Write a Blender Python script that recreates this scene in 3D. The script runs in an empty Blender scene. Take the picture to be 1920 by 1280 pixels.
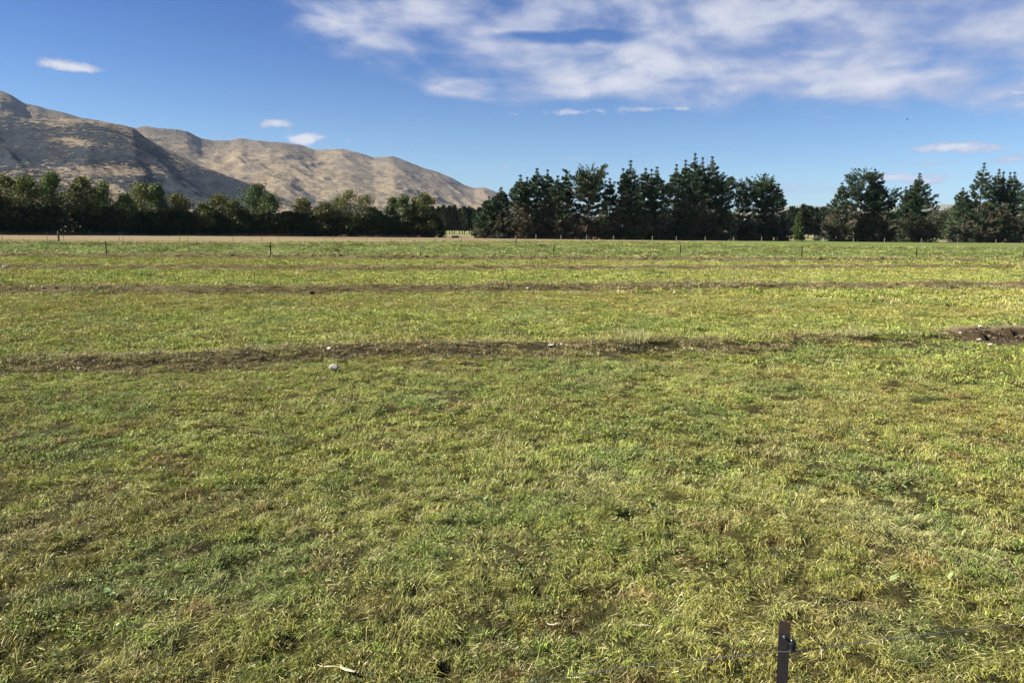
import bpy, math, random
import numpy as np
from mathutils import Matrix, Vector, Euler
R = math.radians
rng = np.random.default_rng(7)
random.seed(7)
sc = bpy.context.scene
col = sc.collection

# ---------------------------------------------------------------- camera
CAM_H, PITCH, ROLL, LENS = 2.5, 8.57, 0.73, 26.0
cam_d = bpy.data.cameras.new('camera')
cam_d.lens = LENS; cam_d.sensor_width = 36.0
cam_d.clip_start = 0.05; cam_d.clip_end = 60000
cam = bpy.data.objects.new('camera', cam_d); col.objects.link(cam)
CR = Matrix.Rotation(R(90 - PITCH), 3, 'X') @ Matrix.Rotation(R(ROLL), 3, 'Z')
cam.matrix_world = Matrix.Translation((0, 0, CAM_H)) @ CR.to_4x4()
sc.camera = cam
FPX = 1920 * LENS / 36.0

def ray(px, py):
    d = CR @ Vector(((px - 960) / FPX, (640 - py) / FPX, -1.0))
    return d.normalized()
def ground_at(px, py, z=0.0):            # world point on the level z seen at a photograph pixel
    d = ray(px, py); t = (z - CAM_H) / d.z
    return (d.x * t, d.y * t)
def at_depth(px, py, Y):                 # world point at distance Y ahead
    d = ray(px, py); t = Y / d.y
    return (d.x * t, Y, CAM_H + d.z * t)

# ---------------------------------------------------------------- sun and sky
SUN_EL, SUN_AZ = 35.0, -95.0             # azimuth from straight ahead (+Y), negative = left
sd = Vector((math.cos(R(SUN_EL)) * math.sin(R(SUN_AZ)), math.cos(R(SUN_EL)) * math.cos(R(SUN_AZ)), math.sin(R(SUN_EL))))
sun_d = bpy.data.lights.new('sun', 'SUN'); sun_d.energy = 5.0; sun_d.angle = R(0.53); sun_d.color = (1.0, 0.94, 0.84)
sun = bpy.data.objects.new('sun', sun_d); col.objects.link(sun)
sun.rotation_euler = (-sd).to_track_quat('-Z', 'Y').to_euler(); sun.location = (-30, 10, 40)

sc.view_settings.view_transform = 'Standard'
try: sc.view_settings.look = 'None'
except Exception: pass
EXPO = 1.3; sc.view_settings.exposure = EXPO; sc.view_settings.gamma = 1.0
sc.view_settings.use_curve_mapping = False
sc.render.engine = 'CYCLES'
sc.cycles.max_bounces = 6; sc.cycles.diffuse_bounces = 3; sc.cycles.glossy_bounces = 2
sc.cycles.transmission_bounces = 3; sc.cycles.volume_bounces = 0; sc.cycles.transparent_max_bounces = 6

class NB:                                 # tiny node builder
    def __init__(s, nt): s.nt = nt; s.N = nt.nodes; s.L = nt.links
    def n(s, t, **k):
        o = s.N.new(t)
        for a, b in k.items(): setattr(o, a, b)
        return o
    def put(s, sock, v):
        if isinstance(v, bpy.types.NodeSocket): s.L.new(v, sock)
        elif v is not None:
            if hasattr(sock, 'default_value') and isinstance(v, (tuple, list)) and sock.type == 'RGBA' and len(v) == 3: v = (*v, 1)
            sock.default_value = v
    def math(s, op, a, b=None, c=None, clamp=False):
        o = s.n('ShaderNodeMath', operation=op, use_clamp=clamp)
        for i, v in enumerate((a, b, c)):
            if v is not None: s.put(o.inputs[i], v)
        return o.outputs[0]
    def vm(s, op, a, b=None, out=0):
        o = s.n('ShaderNodeVectorMath', operation=op)
        s.put(o.inputs[0], a)
        if b is not None: s.put(o.inputs[1], b)
        return o.outputs[out]
    def mix(s, f, a, b, mode='MIX'):
        o = s.n('ShaderNodeMix', data_type='RGBA', blend_type=mode)
        s.put(o.inputs[0], f); s.put(o.inputs[6], a); s.put(o.inputs[7], b)
        return o.outputs[2]
    def noise(s, vec, scale, detail=3, rough=0.5, dist=0.0, w=None):
        o = s.n('ShaderNodeTexNoise')
        if vec is not None: s.put(o.inputs['Vector'], vec)
        o.inputs['Scale'].default_value = scale; o.inputs['Detail'].default_value = detail
        o.inputs['Roughness'].default_value = rough; o.inputs['Distortion'].default_value = dist
        return o.outputs['Fac']
    def sstep(s, v, lo, hi, a=0.0, b=1.0):
        o = s.n('ShaderNodeMapRange', interpolation_type='SMOOTHSTEP')
        s.put(o.inputs[0], v)
        for i, q in enumerate((lo, hi, a, b)): s.put(o.inputs[i + 1], q)
        return o.outputs[0]
    def attr(s, name, kind='GEOMETRY', out='Fac'):
        return s.n('ShaderNodeAttribute', attribute_name=name, attribute_type=kind).outputs[out]

SKY_S = 0.05; K = SKY_S * 2 ** EXPO
w = bpy.data.worlds.new('World'); sc.world = w; w.use_nodes = True
w.node_tree.nodes.clear(); b = NB(w.node_tree)
sky = b.n('ShaderNodeTexSky', sky_type='NISHITA')
sky.sun_disc = False; sky.sun_elevation = R(SUN_EL); sky.sun_rotation = R(SUN_AZ)
sky.air_density = 1.0; sky.dust_density = 0.15; sky.ozone_density = 4.0; sky.altitude = 300
tc = b.n('ShaderNodeTexCoord').outputs['Generated']
sep = b.n('ShaderNodeSeparateXYZ'); b.put(sep.inputs[0], tc)
az = b.math('ARCTAN2', sep.outputs[0], sep.outputs[1])
el = b.math('ARCSINE', sep.outputs[2])
ang = b.n('ShaderNodeCombineXYZ'); b.put(ang.inputs[0], az); b.put(ang.inputs[1], el)
# the cloud layer: its texture runs on a level sheet overhead, seen in perspective
zz = b.math('ADD', b.math('MAXIMUM', sep.outputs[2], 0.0), 0.045)
pl = b.n('ShaderNodeCombineXYZ')
b.put(pl.inputs[0], b.math('DIVIDE', sep.outputs[0], zz)); b.put(pl.inputs[1], b.math('DIVIDE', sep.outputs[1], zz))
rotn = b.n('ShaderNodeVectorRotate', rotation_type='Z_AXIS'); b.put(rotn.inputs['Vector'], pl.outputs[0]); rotn.inputs['Angle'].default_value = R(22)
stretched = b.vm('MULTIPLY', rotn.outputs[0], (1.0, 0.55, 1.0))
n_big = b.noise(stretched, 1.15, 7, 0.58, 0.3)
n_ang = b.noise(b.vm('MULTIPLY', ang.outputs[0], (1.0, 2.3, 1.0)), 13.0, 5, 0.50, 0.2)
n_mix = b.math('ADD', b.math('MULTIPLY', n_big, 0.55), b.math('MULTIPLY', n_ang, 0.45))
def az_el(px, py):
    d = ray(px, py); return math.atan2(d.x, d.y), math.asin(d.z)
CLOUDS = [  # photograph x, y, half width, half height, amount
 (735, 42, 90, 26, .75), (800, 82, 120, 15, .62), (900, 45, 150, 26, .75), (1130, 8, 260, 24, 1.0), (1450, -20, 420, 55, .95),
 (1820, 20, 230, 50, .95), (1100, 118, 170, 22, .62), (1400, 85, 260, 42, .72), (1500, 128, 170, 18, .55), (1780, 112, 260, 38, .78),
 (945, 168, 130, 15, 1.5), (1250, 120, 260, 30, .45), (1650, 140, 300, 30, .45), (820, 150, 50, 6, .42), (1240, 203, 150, 7, .50), (1055, 209, 60, 6, .46), (1805, 277, 78, 9, 1.0), (1040, 68, 190, 12, -.75), (1330, 148, 120, 8, -.4),
 (125, 123, 42, 9, 1.05), (150, 130, 22, 6, .5), (522, 230, 26, 8, .95), (568, 259, 19, 11, 1.5), (607, 257, 28, 6, .5), (651, 266, 11, 8, .48),
 (690, 181, 36, 4, .46), (930, 309, 60, 4, .56), (1060, 297, 62, 3.5, .52), (1735, 305, 45, 3, .56), (1610, 299, 22, 3.5, .52), (1908, 297, 24, 6, .85),
 (1907, 172, 22, 7, .9), (980, 215, 50, 4, .42), (1500, 352, 90, 14, .62), (1735, 340, 60, 10, .85), (1880, 340, 100, 14, .6), (1640, 330, 70, 5, .55),
 (1350, 175, 120, 8, .42), (1100, 322, 120, 4, .42), (1560, 220, 30, 3, .44), (700, 120, 60, 6, .3), (235, 262, 60, 5, .2),
 (2300, 60, 400, 90, .8), (1500, -260, 700, 120, .75)]
wob = b.n('ShaderNodeTexNoise'); b.put(wob.inputs['Vector'], ang.outputs[0]); wob.inputs['Scale'].default_value = 18; wob.inputs['Detail'].default_value = 4
wv = b.vm('MULTIPLY', b.vm('SUBTRACT', wob.outputs['Color'], (.5, .5, .5)), (0.045, 0.014, 0))
angw = b.vm('ADD', ang.outputs[0], wv)
sums = {True: None, False: None}
for (cx, cy, sx, sy, am) in CLOUDS:
    a0, e0 = az_el(cx, cy); big = sx * sy > 1250 or am < 0
    q = b.vm('MULTIPLY', b.vm('SUBTRACT', angw if big else b.vm('ADD', ang.outputs[0], b.vm('MULTIPLY', wv, (.4, .4, 0))), (a0, e0, 0)), (FPX / (sx * 1.25), FPX / (sy * 1.25), 0))
    g = b.math('DIVIDE', am, b.math('POWER', b.math('ADD', b.vm('DOT_PRODUCT', q, q, out=1), 1.0), 2.0))
    sums[big] = g if sums[big] is None else b.math('ADD', sums[big], g)
bank = b.math('MINIMUM', sums[True], 0.81)
bank_in = b.math('ADD', bank, b.math('MULTIPLY', b.math('MULTIPLY', b.math('SUBTRACT', n_mix, 0.5), 3.0), b.sstep(sums[True], 0.08, 0.4)))
n_fine = b.noise(b.vm('MULTIPLY', ang.outputs[0], (1.0, 1.8, 1.0)), 46.0, 5, 0.6, 0.3)
puff_in = b.math('ADD', sums[False], b.math('ADD', b.math('MULTIPLY', b.math('SUBTRACT', n_ang, 0.5), .8), b.math('MULTIPLY', b.math('SUBTRACT', n_fine, 0.5), 1.7)))
dens = b.math('MAXIMUM', b.sstep(bank_in, 0.30, 1.0), b.math('MULTIPLY', b.sstep(puff_in, 0.34, 0.78), 0.95))
dens_in = b.math('MAXIMUM', bank_in, b.math('ADD', puff_in, 0.12))
dens = b.math('MULTIPLY', dens, b.sstep(sep.outputs[2], 0.0, 0.05))
shade = b.sstep(b.math('ADD', b.math('MULTIPLY', dens_in, 0.55), b.math('MULTIPLY', n_big, 0.9)), 0.78, 1.30)
ccol = b.mix(shade, (0.43 / K, 0.49 / K, 0.68 / K), (0.80 / K, 0.81 / K, 0.86 / K))
skyc = b.mix(1.0, sky.outputs[0], (0.66, 0.86, 1.02), 'MULTIPLY')
darker = b.mix(b.sstep(el, 0.02, 0.31), (1.06, 1.03, 1.02), (0.42, 0.57, 0.84))
skyc = b.mix(1.0, skyc, darker, 'MULTIPLY')
fin = b.mix(b.math('MULTIPLY', dens, 0.93), skyc, ccol)
bg = b.n('ShaderNodeBackground'); b.put(bg.inputs[0], fin); bg.inputs[1].default_value = SKY_S
b.L.new(bg.outputs[0], b.n('ShaderNodeOutputWorld').inputs[0])

# ---------------------------------------------------------------- noise on the ground plane
def _h(ix, iy, s):
    with np.errstate(over='ignore'):
        a = ix.astype(np.int64).astype(np.uint32) * np.uint32(374761393) + iy.astype(np.int64).astype(np.uint32) * np.uint32(668265263) + np.uint32(s * 2246822519 & 0xffffffff)
        a = (a ^ (a >> np.uint32(13))) * np.uint32(1274126177); a = a ^ (a >> np.uint32(16))
        a = a * np.uint32(2654435761); a = a ^ (a >> np.uint32(15))
    return a.astype(np.float64) / 4294967295.0
def vn(x, y, s=0):
    x = np.asarray(x, float); y = np.asarray(y, float)
    ix = np.floor(x); iy = np.floor(y); fx = x - ix; fy = y - iy
    fx = fx * fx * fx * (fx * (fx * 6 - 15) + 10); fy = fy * fy * fy * (fy * (fy * 6 - 15) + 10)
    a = _h(ix, iy, s); c = _h(ix + 1, iy, s); d = _h(ix, iy + 1, s); e = _h(ix + 1, iy + 1, s)
    return (a * (1 - fx) + c * fx) * (1 - fy) + (d * (1 - fx) + e * fx) * fy
def fbm(x, y, s=0, o=4, g=0.5):
    t = 0; a = 1; k = 0
    for i in range(o):
        t = t + a * vn(x, y, s + i * 17); k += a; a *= g
        x, y = x * 1.91 + y * 0.62 + 3.1, y * 1.91 - x * 0.62 + 7.7
    return t / k
def ridged(x, y, s=0, o=5, g=0.5):
    t = 0; a = 1; k = 0
    for i in range(o):
        t = t + a * (1 - np.abs(2 * vn(x, y, s + i * 13) - 1)); k += a; a *= g
        x, y = x * 1.87 + y * 0.7 + 1.3, y * 1.87 - x * 0.7 + 5.2
    return t / k
def ss(v, lo, hi):
    t = np.clip((v - lo) / (hi - lo), 0, 1); return t * t * (3 - 2 * t)

# ---------------------------------------------------------------- the banks across the field (from photograph pixels)
ROWS = [  # polyline, half width m, height m, brown, seed
 ([(-500, 700), (0, 684), (200, 680), (400, 675), (650, 664), (900, 656), (1200, 652), (1500, 643), (1920, 637), (2400, 632)], 0.62, 0.12, 0.70),
 ([(-500, 549), (0, 548), (500, 548), (960, 544), (1300, 542), (1920, 538), (2400, 535)], 0.75, 0.19, 1.15),
 ([(-500, 502), (0, 503), (500, 506), (960, 506), (1500, 504), (1920, 502), (2400, 501)], 0.9, 0.17, 0.80),
 ([(-500, 481), (0, 483), (500, 485), (900, 487), (1280, 489), (1500, 490), (1920, 491), (2400, 492)], 1.2, 0.20, 1.0),
 ([(-500, 466), (0, 469), (500, 472), (900, 475), (1280, 477), (1500, 478), (1920, 479), (2400, 481)], 1.3, 0.22, 0.12),
 ([(-500, 459), (0, 462), (500, 463), (900, 465), (1280, 466), (1500, 467), (1920, 468), (2400, 470)], 1.6, 0.22, 0.05),
]
ROWW = []
for pts, hw, hh, br in ROWS:
    g = np.array([ground_at(*p) for p in pts]); o = np.argsort(g[:, 0]); ROWW.append((g[o, 0], g[o, 1], hw, hh, br))
def row_fields(x, y):
    H = np.zeros_like(x); B = np.zeros_like(x)
    for i, (gx, gy, hw, hh, br) in enumerate(ROWW):
        wig = (fbm(x / 2.6, x * 0 + i * 5.3, 50 + i, 3) - 0.5) * (.45 + hw * 0.4)
        t = y - np.interp(x, gx, gy) - wig
        edge = (fbm(x / 0.9, y / 0.5, 70 + i, 3) - 0.5) * 1.1
        H += 1.35 * hh * np.exp(-(t / hw) ** 2) * (0.75 + 0.5 * fbm(x / 3, y / 3, 90 + i, 2))
        m = np.exp(-(np.abs(t + .25) / (1.25 * hw * (1 + edge))) ** 3) * br
        pat = fbm(x / 5.0, y / 4.0, 30 + i, 3)
        if i == 0: m = m * (0.55 + .95 * ss(pat, 0.36, 0.58)) * (.50 + .9 * ss(fbm(x / .5, y / .35, 37, 3), .38, .6)) * np.where(x > 4.0, 1.25, 1.0)
        elif i == 3: m = m * np.interp(x, [-45, -22, -8, 22, 34, 60], [.7, .95, 1.3, 1.3, .9, .6])
        elif i == 2: m = m * np.interp(x, [-30, -12, 0, 30], [1.5, 1.4, 1.2, 1.0])
        elif i == 1: m = m * np.interp(x, [-20, -5, 3, 20], [.85, 1.0, 1.1, 1.05])
        B = np.maximum(B, m)
    return H, np.clip(B, 0, 1.2)
BX0, BY0 = ground_at(1850, 634)           # the bare bank at the right end of the nearest row
def bare(x, y):
    t = (y - np.interp(x, ROWW[0][0], ROWW[0][1]))
    ex = ss(x, ground_at(1745, 634)[0], ground_at(1800, 634)[0])
    return ex * np.exp(-(np.abs(t + 0.02) / (0.95 + 0.35 * (fbm(x / .5, y / .3, 5, 3) - .5))) ** 5)
HOLES = [(1000, 1110, .07), (1075, 1110, .06), (1108, 1112, .05), (565, 893, .13), (1040, 862, .12), (1610, 1120, .08), (1400, 735, .10),
         (120, 1035, .10), (330, 1218, .10), (975, 1195, .10), (270, 1010, .09), (900, 940, .08), (700, 712, .15), (1180, 745, .12), (500, 905, .10), (1630, 870, .1)]
HW = [(*ground_at(a, c), r) for a, c, r in HOLES]
def height(x, y):
    x = np.asarray(x, float); y = np.asarray(y, float)
    r = np.hypot(x, y); near = np.exp(-r / 60)
    h = (fbm(x / 2.2, y / 2.2, 1, 3) - .5) * 0.07 + ((fbm(x / .13, y / .13, 2, 3) - .5) * 0.11 + (fbm(x / .5, y / .5, 6, 2) - .5) * .05) * near
    H, B = row_fields(x, y)
    bb = bare(x, y)
    h = h + H * (1 - bb)
    t = (y - np.interp(x, ROWW[0][0], ROWW[0][1]))
    h = h + bb * (0.02 + 0.26 * ss(t + (fbm(x / .30, y / .4, 8, 4) - .5) * .8, -0.55, 0.12) + (fbm(x / .12, y / .12, 9, 3) - .5) * .20 * ss(-t, -.15, .1))
    for hx, hy, hr in HW:
        h = h - 0.07 * np.exp(-((x - hx) ** 2 + (y - hy) ** 2) / (hr * hr))
    fade = 1 - ss(r, 260, 330)
    return h * fade

# paddock edges (photograph pixels turned into world lines)
def wline(pts):
    g = np.array([ground_at(*p) for p in pts]); o = np.argsort(g[:, 0]); return g[o, 0], g[o, 1]
TAN_N = wline([(-600, 455), (0, 454), (260, 456), (500, 455), (760, 454), (960, 453.5), (1200, 452.5), (1450, 452.6)])
Y_GREEN = np.array([0.278, 0.302, 0.058]); LUSH = np.array([0.165, 0.235, 0.050]); OLIVE = np.array([0.275, 0.240, 0.055])
STRAW = np.array([0.46, 0.40, 0.17]); BROWN = np.array([0.205, 0.158, 0.076]); SOIL = np.array([0.275, 0.212, 0.120]); TAN = np.array([0.225, 0.162, 0.086])
def mixc(a, c, f): return a * (1 - f[:, None]) + c * f[:, None]
def tint(x, y):
    r = np.hypot(x, y)
    n1 = fbm(x / 1.3, y / 1.3, 11, 4); n2 = fbm(x / 7, y / 5, 12, 3); n3 = fbm(x / .35, y / .35, 13, 3); n4 = fbm(x / 0.8, y / .8, 14, 4)
    c = np.tile(Y_GREEN, (len(x), 1))
    c = mixc(c, OLIVE, np.clip(ss(n2 + (n3 - .5) * .5 + 0.10 * (1 - ss(r, 5, 10)), .45, .66) * .7, 0, 1))
    c = mixc(c, LUSH, ss(n1, .58, .72) * .65)
    c = mixc(c, STRAW * .82, ss(n4, .60, .74) * .38)
    c = mixc(c, np.array([.25, .15, .05]), ss(fbm(x / .35, y / .3, 15, 3), .66, .80) * .7)
    c = c * (1 + .10 * ss(y - np.interp(x, ROWW[0][0], ROWW[0][1]), -1, 1.5))[:, None]
    yb = np.interp(x, ROWW[3][0], ROWW[3][1])
    c = mixc(c, np.array([.185, .225, .062]), ss(y, 0, 1) * ss(y - yb, 1.0, 3.0) * .75)
    for i_ in (4, 5): c = c * (1 - .45 * np.exp(-((y - np.interp(x, ROWW[i_][0], ROWW[i_][1]) + .8) / 1.3) ** 2))[:, None]  # shade on the near side of the last two banks, painted into the grass colour
    H, B = row_fields(x, y)
    br = ss(B + (n3 - .5) * .7, .22, .62)
    c = mixc(c, BROWN + (STRAW - BROWN) * (0.25 * n4[:, None]), br * .92)
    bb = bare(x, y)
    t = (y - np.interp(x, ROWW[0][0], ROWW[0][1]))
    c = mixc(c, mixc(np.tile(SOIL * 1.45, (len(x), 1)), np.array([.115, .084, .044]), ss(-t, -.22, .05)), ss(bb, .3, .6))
    return c, br, bb
def tan_zone(x, y):
    e = (fbm(x / 14, y / 6, 21, 4) - .5) * 18
    ok = ss(TAN_N[0][-1] - x, -6, 6)
    return ss(y + e - np.interp(x, *TAN_N), -1.5, 1.5) * ok

def link(o, parent=None):
    col.objects.link(o)
    if parent is not None: o.parent = parent
    return o
def tag(o, label=None, cat=None, group=None, kind=None):
    if label: o['label'] = label
    if cat: o['category'] = cat
    if group: o['group'] = group
    if kind: o['kind'] = kind
    return o
def empty(name, loc=(0, 0, 0), rz=0.0):
    o = bpy.data.objects.new(name, None); col.objects.link(o)
    o.location = loc; o.rotation_euler = (0, 0, rz); o.empty_display_size = .2
    return o
def fast_mesh(name, V, F, mat=None, smooth=False, fattr=None, vattr=None, vcol=None):
    V = np.asarray(V, np.float32); F = np.asarray(F, np.int32); k = F.shape[1]
    me = bpy.data.meshes.new(name)
    me.vertices.add(len(V)); me.vertices.foreach_set('co', V.ravel())
    me.loops.add(F.size); me.loops.foreach_set('vertex_index', F.ravel())
    me.polygons.add(len(F)); me.polygons.foreach_set('loop_start', np.arange(0, F.size, k, dtype=np.int32))
    try: me.polygons.foreach_set('loop_total', np.full(len(F), k, np.int32))
    except Exception: pass
    me.polygons.foreach_set('use_smooth', np.full(len(F), smooth))
    me.update(calc_edges=True)
    for n_, a in (fattr or {}).items():
        t = me.attributes.new(n_, 'FLOAT', 'FACE'); t.data.foreach_set('value', np.asarray(a, np.float32))
    for n_, a in (vattr or {}).items():
        t = me.attributes.new(n_, 'FLOAT', 'POINT'); t.data.foreach_set('value', np.asarray(a, np.float32))
    for n_, a in (vcol or {}).items():
        t = me.attributes.new(n_, 'FLOAT_COLOR', 'POINT')
        t.data.foreach_set('color', np.concatenate([a, np.ones((len(a), 1))], 1).astype(np.float32).ravel())
    if mat: me.materials.append(mat)
    return me
def obj(name, me, parent=None):
    return link(bpy.data.objects.new(name, me), parent)

# ---------------------------------------------------------------- materials
def new_mat(name, rough=.9, spec=.2):
    m = bpy.data.materials.new(name); m.use_nodes = True; q = NB(m.node_tree)
    p = m.node_tree.nodes['Principled BSDF']; p.inputs['Roughness'].default_value = rough
    p.inputs['Specular IOR Level'].default_value = spec
    return m, q, p
def plain(name, c, rough=.8, spec=.3, vary=.25, scale=30.0, metal=0.0):
    m, q, p = new_mat(name, rough, spec)
    o = q.n('ShaderNodeTexCoord').outputs['Object']
    f = q.noise(o, scale, 4, .6)
    q.put(p.inputs['Base Color'], q.mix(f, tuple(x * (1 - vary) for x in c), tuple(min(1, x * (1 + vary)) for x in c)))
    p.inputs['Metallic'].default_value = metal
    return m
def ground_material():
    m, q, p = new_mat('field_ground', .95, .1)
    g = q.n('ShaderNodeNewGeometry').outputs['Position']
    c = q.attr('tint', out='Color')
    f1 = q.noise(g, 3.2, 5, .65); f2 = q.noise(g, .6, 4, .6)
    f3 = q.noise(g, 38, 4, .7)
    k = q.math('MULTIPLY', q.math('MULTIPLY', q.sstep(f1, .3, .7, .72, 1.25), q.sstep(f3, .3, .7, .5, 1.5)), q.sstep(f2, .3, .7, .88, 1.1))
    cc = q.vm('SCALE', c); q.L.new(k, cc.node.inputs['Scale'])
    q.put(p.inputs['Base Color'], cc)
    bp = q.n('ShaderNodeBump'); bp.inputs['Strength'].default_value = 1.0; bp.inputs['Distance'].default_value = .06
    q.put(bp.inputs['Height'], q.math('ADD', q.noise(g, 9, 5, .7), q.math('MULTIPLY', q.noise(g, 45, 4, .7), .5))); q.L.new(bp.outputs[0], p.inputs['Normal'])
    return m
def leafy(name, attr_kind, base=None, trans=.25, lo=.6, hi=1.35, dry=None, rough=.6):
    """foliage: diffuse with some light through the blade; colour from an attribute or a base colour, varied blade by blade"""
    m = bpy.data.materials.new(name); m.use_nodes = True; m.node_tree.nodes.clear(); q = NB(m.node_tree)
    tone = q.attr('tone')
    if attr_kind == 'INSTANCER':
        c = q.attr('tint', 'INSTANCER', 'Color')
    elif attr_kind == 'TREE':
        c = q.mix(q.n('ShaderNodeObjectInfo').outputs['Random'], tuple(base[0]), tuple(base[1]))
    if dry is not None: c = q.mix(q.sstep(tone, dry[1], dry[2]), c, dry[0])
    k = q.math('MULTIPLY', q.sstep(q.math('FRACT', q.math('MULTIPLY', tone, 7.31)), 0, 1, lo, hi), q.math('ADD', 1.0, q.attr('shade')))
    cc = q.vm('SCALE', c); q.L.new(k, cc.node.inputs['Scale'])
    d = q.n('ShaderNodeBsdfDiffuse'); t = q.n('ShaderNodeBsdfTranslucent'); g = q.n('ShaderNodeBsdfGlossy')
    q.put(d.inputs[0], cc); q.put(t.inputs[0], q.mix(1.0, cc, (1.15, 1.2, .6), 'MULTIPLY'))
    g.inputs['Roughness'].default_value = rough; q.put(g.inputs[0], (.9, .9, .9))
    m1 = q.n('ShaderNodeMixShader'); m1.inputs[0].default_value = trans
    q.L.new(d.outputs[0], m1.inputs[1]); q.L.new(t.outputs[0], m1.inputs[2])
    m2 = q.n('ShaderNodeMixShader'); m2.inputs[0].default_value = .03
    q.L.new(m1.outputs[0], m2.inputs[1]); q.L.new(g.outputs[0], m2.inputs[2])
    q.L.new(m2.outputs[0], q.n('ShaderNodeOutputMaterial').inputs[0])
    return m
M_GROUND = ground_material()
M_GRASS = leafy('grass_blades', 'INSTANCER', trans=.12, lo=.30, hi=1.85, dry=((.36, .32, .16), .86, .93))
M_CLOVER = leafy('clover_leaves', 'INSTANCER', trans=.22, lo=.6, hi=1.3)
M_PINE = leafy('pine_needles', 'TREE', ((.038, .068, .032), (.052, .086, .036)), trans=.12, lo=.5, hi=1.5)
M_DEADP = leafy('dead_pine_needles', 'TREE', ((.150, .112, .075), (.120, .112, .065)), trans=.1, lo=.5, hi=1.5)
M_BROAD = [leafy('broad_leaves_olive', 'TREE', ((.100, .118, .036), (.120, .132, .038)), trans=.25, lo=.5, hi=1.4),
           leafy('broad_leaves_green', 'TREE', ((.075, .112, .036), (.090, .128, .040)), trans=.25, lo=.5, hi=1.4),
           leafy('broad_leaves_yellowing', 'TREE', ((.118, .116, .038), (.108, .110, .036)), trans=.25, lo=.5, hi=1.4)]
M_SHELTER = leafy('shelterbelt_foliage', 'TREE', ((.040, .060, .028), (.062, .080, .034)), trans=.1, lo=.5, hi=1.5)
M_FAR = leafy('far_foliage', 'TREE', ((.034, .050, .028), (.048, .062, .030)), trans=.12, lo=.6, hi=1.4)
M_BARK = plain('bark', (.10, .075, .055), .95, .1, .4, 4)
M_BARKG = plain('grey_bark', (.17, .15, .12), .95, .1, .35, 4)
M_IRON = plain('dark_post_steel', (.024, .021, .020), .55, .4, .35, 25)
M_FARPOST = plain('far_post_steel', (.018, .016, .014), .8, .1, .3, 25)
M_RUST = plain('rusty_steel', (.055, .034, .026), .9, .2, .4, 60)
M_WIRE = plain('galvanised_wire', (.22, .22, .22), .45, .5, .2, 60, .5)
M_PLASTIC = plain('black_plastic', (.012, .012, .013), .35, .5, .2, 40)
M_WOOD = plain('weathered_post_wood', (.17, .125, .085), .9, .2, .3, 12)
M_PALEWOOD = plain('bleached_post_wood', (.30, .27, .21), .9, .2, .2, 12)
M_STONE = plain('pale_stone', (.52, .46, .37), .9, .2, .45, 30)
M_GREYSTONE = plain('grey_stone', (.36, .32, .28), .9, .3, .25, 40)
M_STRAWY = plain('dry_straw', (.52, .44, .26), .8, .3, .2, 90)
M_STICK = plain('bleached_bark_strip', (.50, .42, .29), .85, .3, .35, 120)
M_DOCK = plain('dock_leaf', (.20, .27, .10), .55, .2, .25, 60)
M_DIRT = plain('dark_clod', (.045, .033, .022), .95, .2, .5, 30)
M_BIRD = plain('dark_feathers', (.02, .02, .022), .7, .3, .2, 40)

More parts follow.
